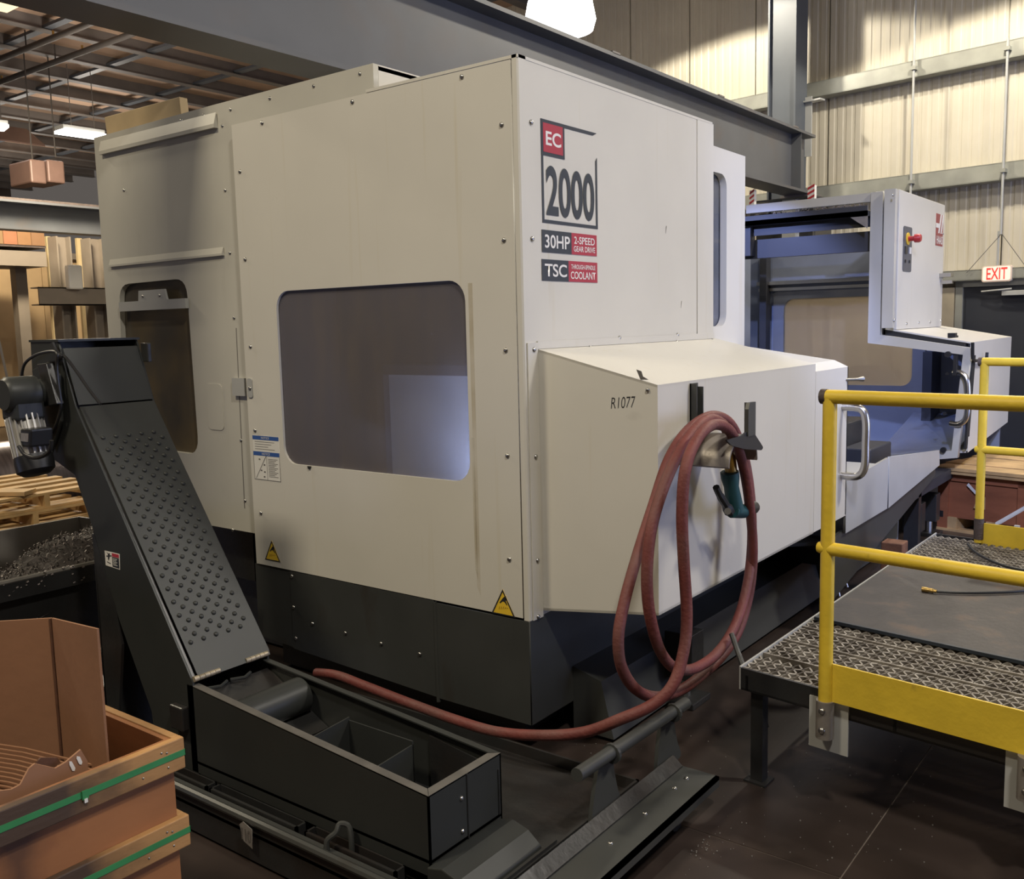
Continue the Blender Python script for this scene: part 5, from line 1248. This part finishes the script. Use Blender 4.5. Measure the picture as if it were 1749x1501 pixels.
# ================================================================== SHIPPING CRATE BEHIND THE PLATFORM
b0 = AZ(1600, 903, 0); bd_ = V(.975, -.222, 0).normalized(); bv = V(.222, .975, 0)
fcf = Frame(b0, bd_, (0, 0, 1)); ztop = AY(1605, 800, b0.y).z
cr = thing('shipping_crate', 'red brown plywood crate with pale lid boards behind the platform', 'crate', b0)
L_ = 1.15; D_ = .8
def slab_(u0, u1, z0, z1, w0, w1, nm, m): return MB().obox(fcf(u0, z0, -w0), bd_*(u1-u0), fcf.N*(w0-w1), V(0, 0, z1-z0)).build(nm, m, cr)
slab_(.02, L_-.02, .11, ztop, .02, D_, 'body', CRATE)
slab_(0, .085, .0, ztop, 0, .03, 'corner_post', CRATE); slab_(L_-.085, L_, 0, ztop, 0, .03, 'corner_post', CRATE)
slab_(.62, .70, .10, ztop, .003, .03, 'batten', CRATE); slab_(.085, L_-.085, ztop-.09, ztop, .003, .03, 'batten', CRATE)
for u in (.085, .41, .76): slab_(u-.02 if u > .1 else u, u+.07, 0, .115, .0, D_, 'runner', PINE2)
slab_(0, L_, .0, .02, -.01, .08, 'skid', PINE2)
for k in range(4):
    w0 = -.06+k*.235; slab_(-.015-.01*(k % 2), L_+.05, ztop+.006*(k % 2), ztop+.026+.006*(k % 2), w0, w0+.225, 'lid_board', PINE2)
slab_(-.02, L_, ztop-.028, ztop, -.05, .02, 'lid_edge', PINE2)
fq = fcf
def FQ(px, py, w=0.0):
    d = _ray(px, py); t = (b0-EYE).dot(fcf.N)/d.dot(fcf.N); return fcf.uv(EYE+d*t)
p = FQ(1662, 834); plate('tape', fcf, [(p[0]-.05, p[1]+.02), (p[0]+.02, p[1]-.045), (p[0]+.035, p[1]-.03), (p[0]-.035, p[1]+.04)], .001, WHITE, cr, w=.004)
p = FQ(1670, 858); plate('paper_note', fcf, [(p[0]-.03, p[1]-.05), (p[0]+.06, p[1]-.05), (p[0]+.06, p[1]+.05), (p[0], p[1]+.05)], .001, PINE2, cr, w=.004)
p = FQ(1594, 875); MB().obox(fcf(-.01, p[1]-.025, .004), bd_*.06, fcf.N*-.05, V(0, 0, .05)).build('steel_cleat', DARK2, cr)
# bright metal edge lying at the right border
q = AZ(1700, 892, .42); q2 = AZ(1760, 858, .50)
tag(MB().obox(V(q.x, q.y, q.z-.02), q2-q, V(.02, .06, 0), V(0, 0, .02)).obox(q+V(.1, .05, -q.z), V(.03, 0, 0), V(0, .03, 0), V(0, 0, q.z-.02)).build('metal_channel', LGREY), 'pale metal channel at the right edge beyond the railing', 'channel')
# low pale sill behind the shipping crate
q = AZ(1700, 752, .30); tag(MB().box(q.x-.6, q.y-.9, 0, q.x+1.2, q.y-.7, .30).build('low_bench', BROWNST, bevel=.01), 'low grey brown bench in front of the dark exit door', 'bench')
# rusty block on the floor under the machine's far end
q = AZ(1535, 935, .30); tag(MB().box(q.x-.10, q.y-.03, 0, q.x+.03, q.y+.10, .33).build('rusty_block', mat('rust_block', (.23, .10, .05), .7, 0, .4, 12, .2), bevel=.006), 'rusty brown block beside the far grating', 'block')

# chips swept on the floor
fc = MB()
for i in range(420):
    if i % 3: p = AZ(random.gauss(1165, 34), random.gauss(1425, 24), .002)
    else: p = AZ(random.uniform(900, 1600), random.uniform(1220, 1480), .002)
    if p.x < .83 and p.y < .1 and p.x > .40: continue
    r_ = random.uniform(.0015, .0042)
    fc.obox(p, (r_, .3*r_, 0), (-.3*r_, r_*.7, 0), (0, 0, r_))
tag(fc.build('floor_chips', mat('bright_chips', (.62, .60, .58), .3, .7, .3, 40)), 'bright metal chips scattered on the dark floor near the trolley', 'chips', kind='stuff')
bpy.context.view_layer.update()
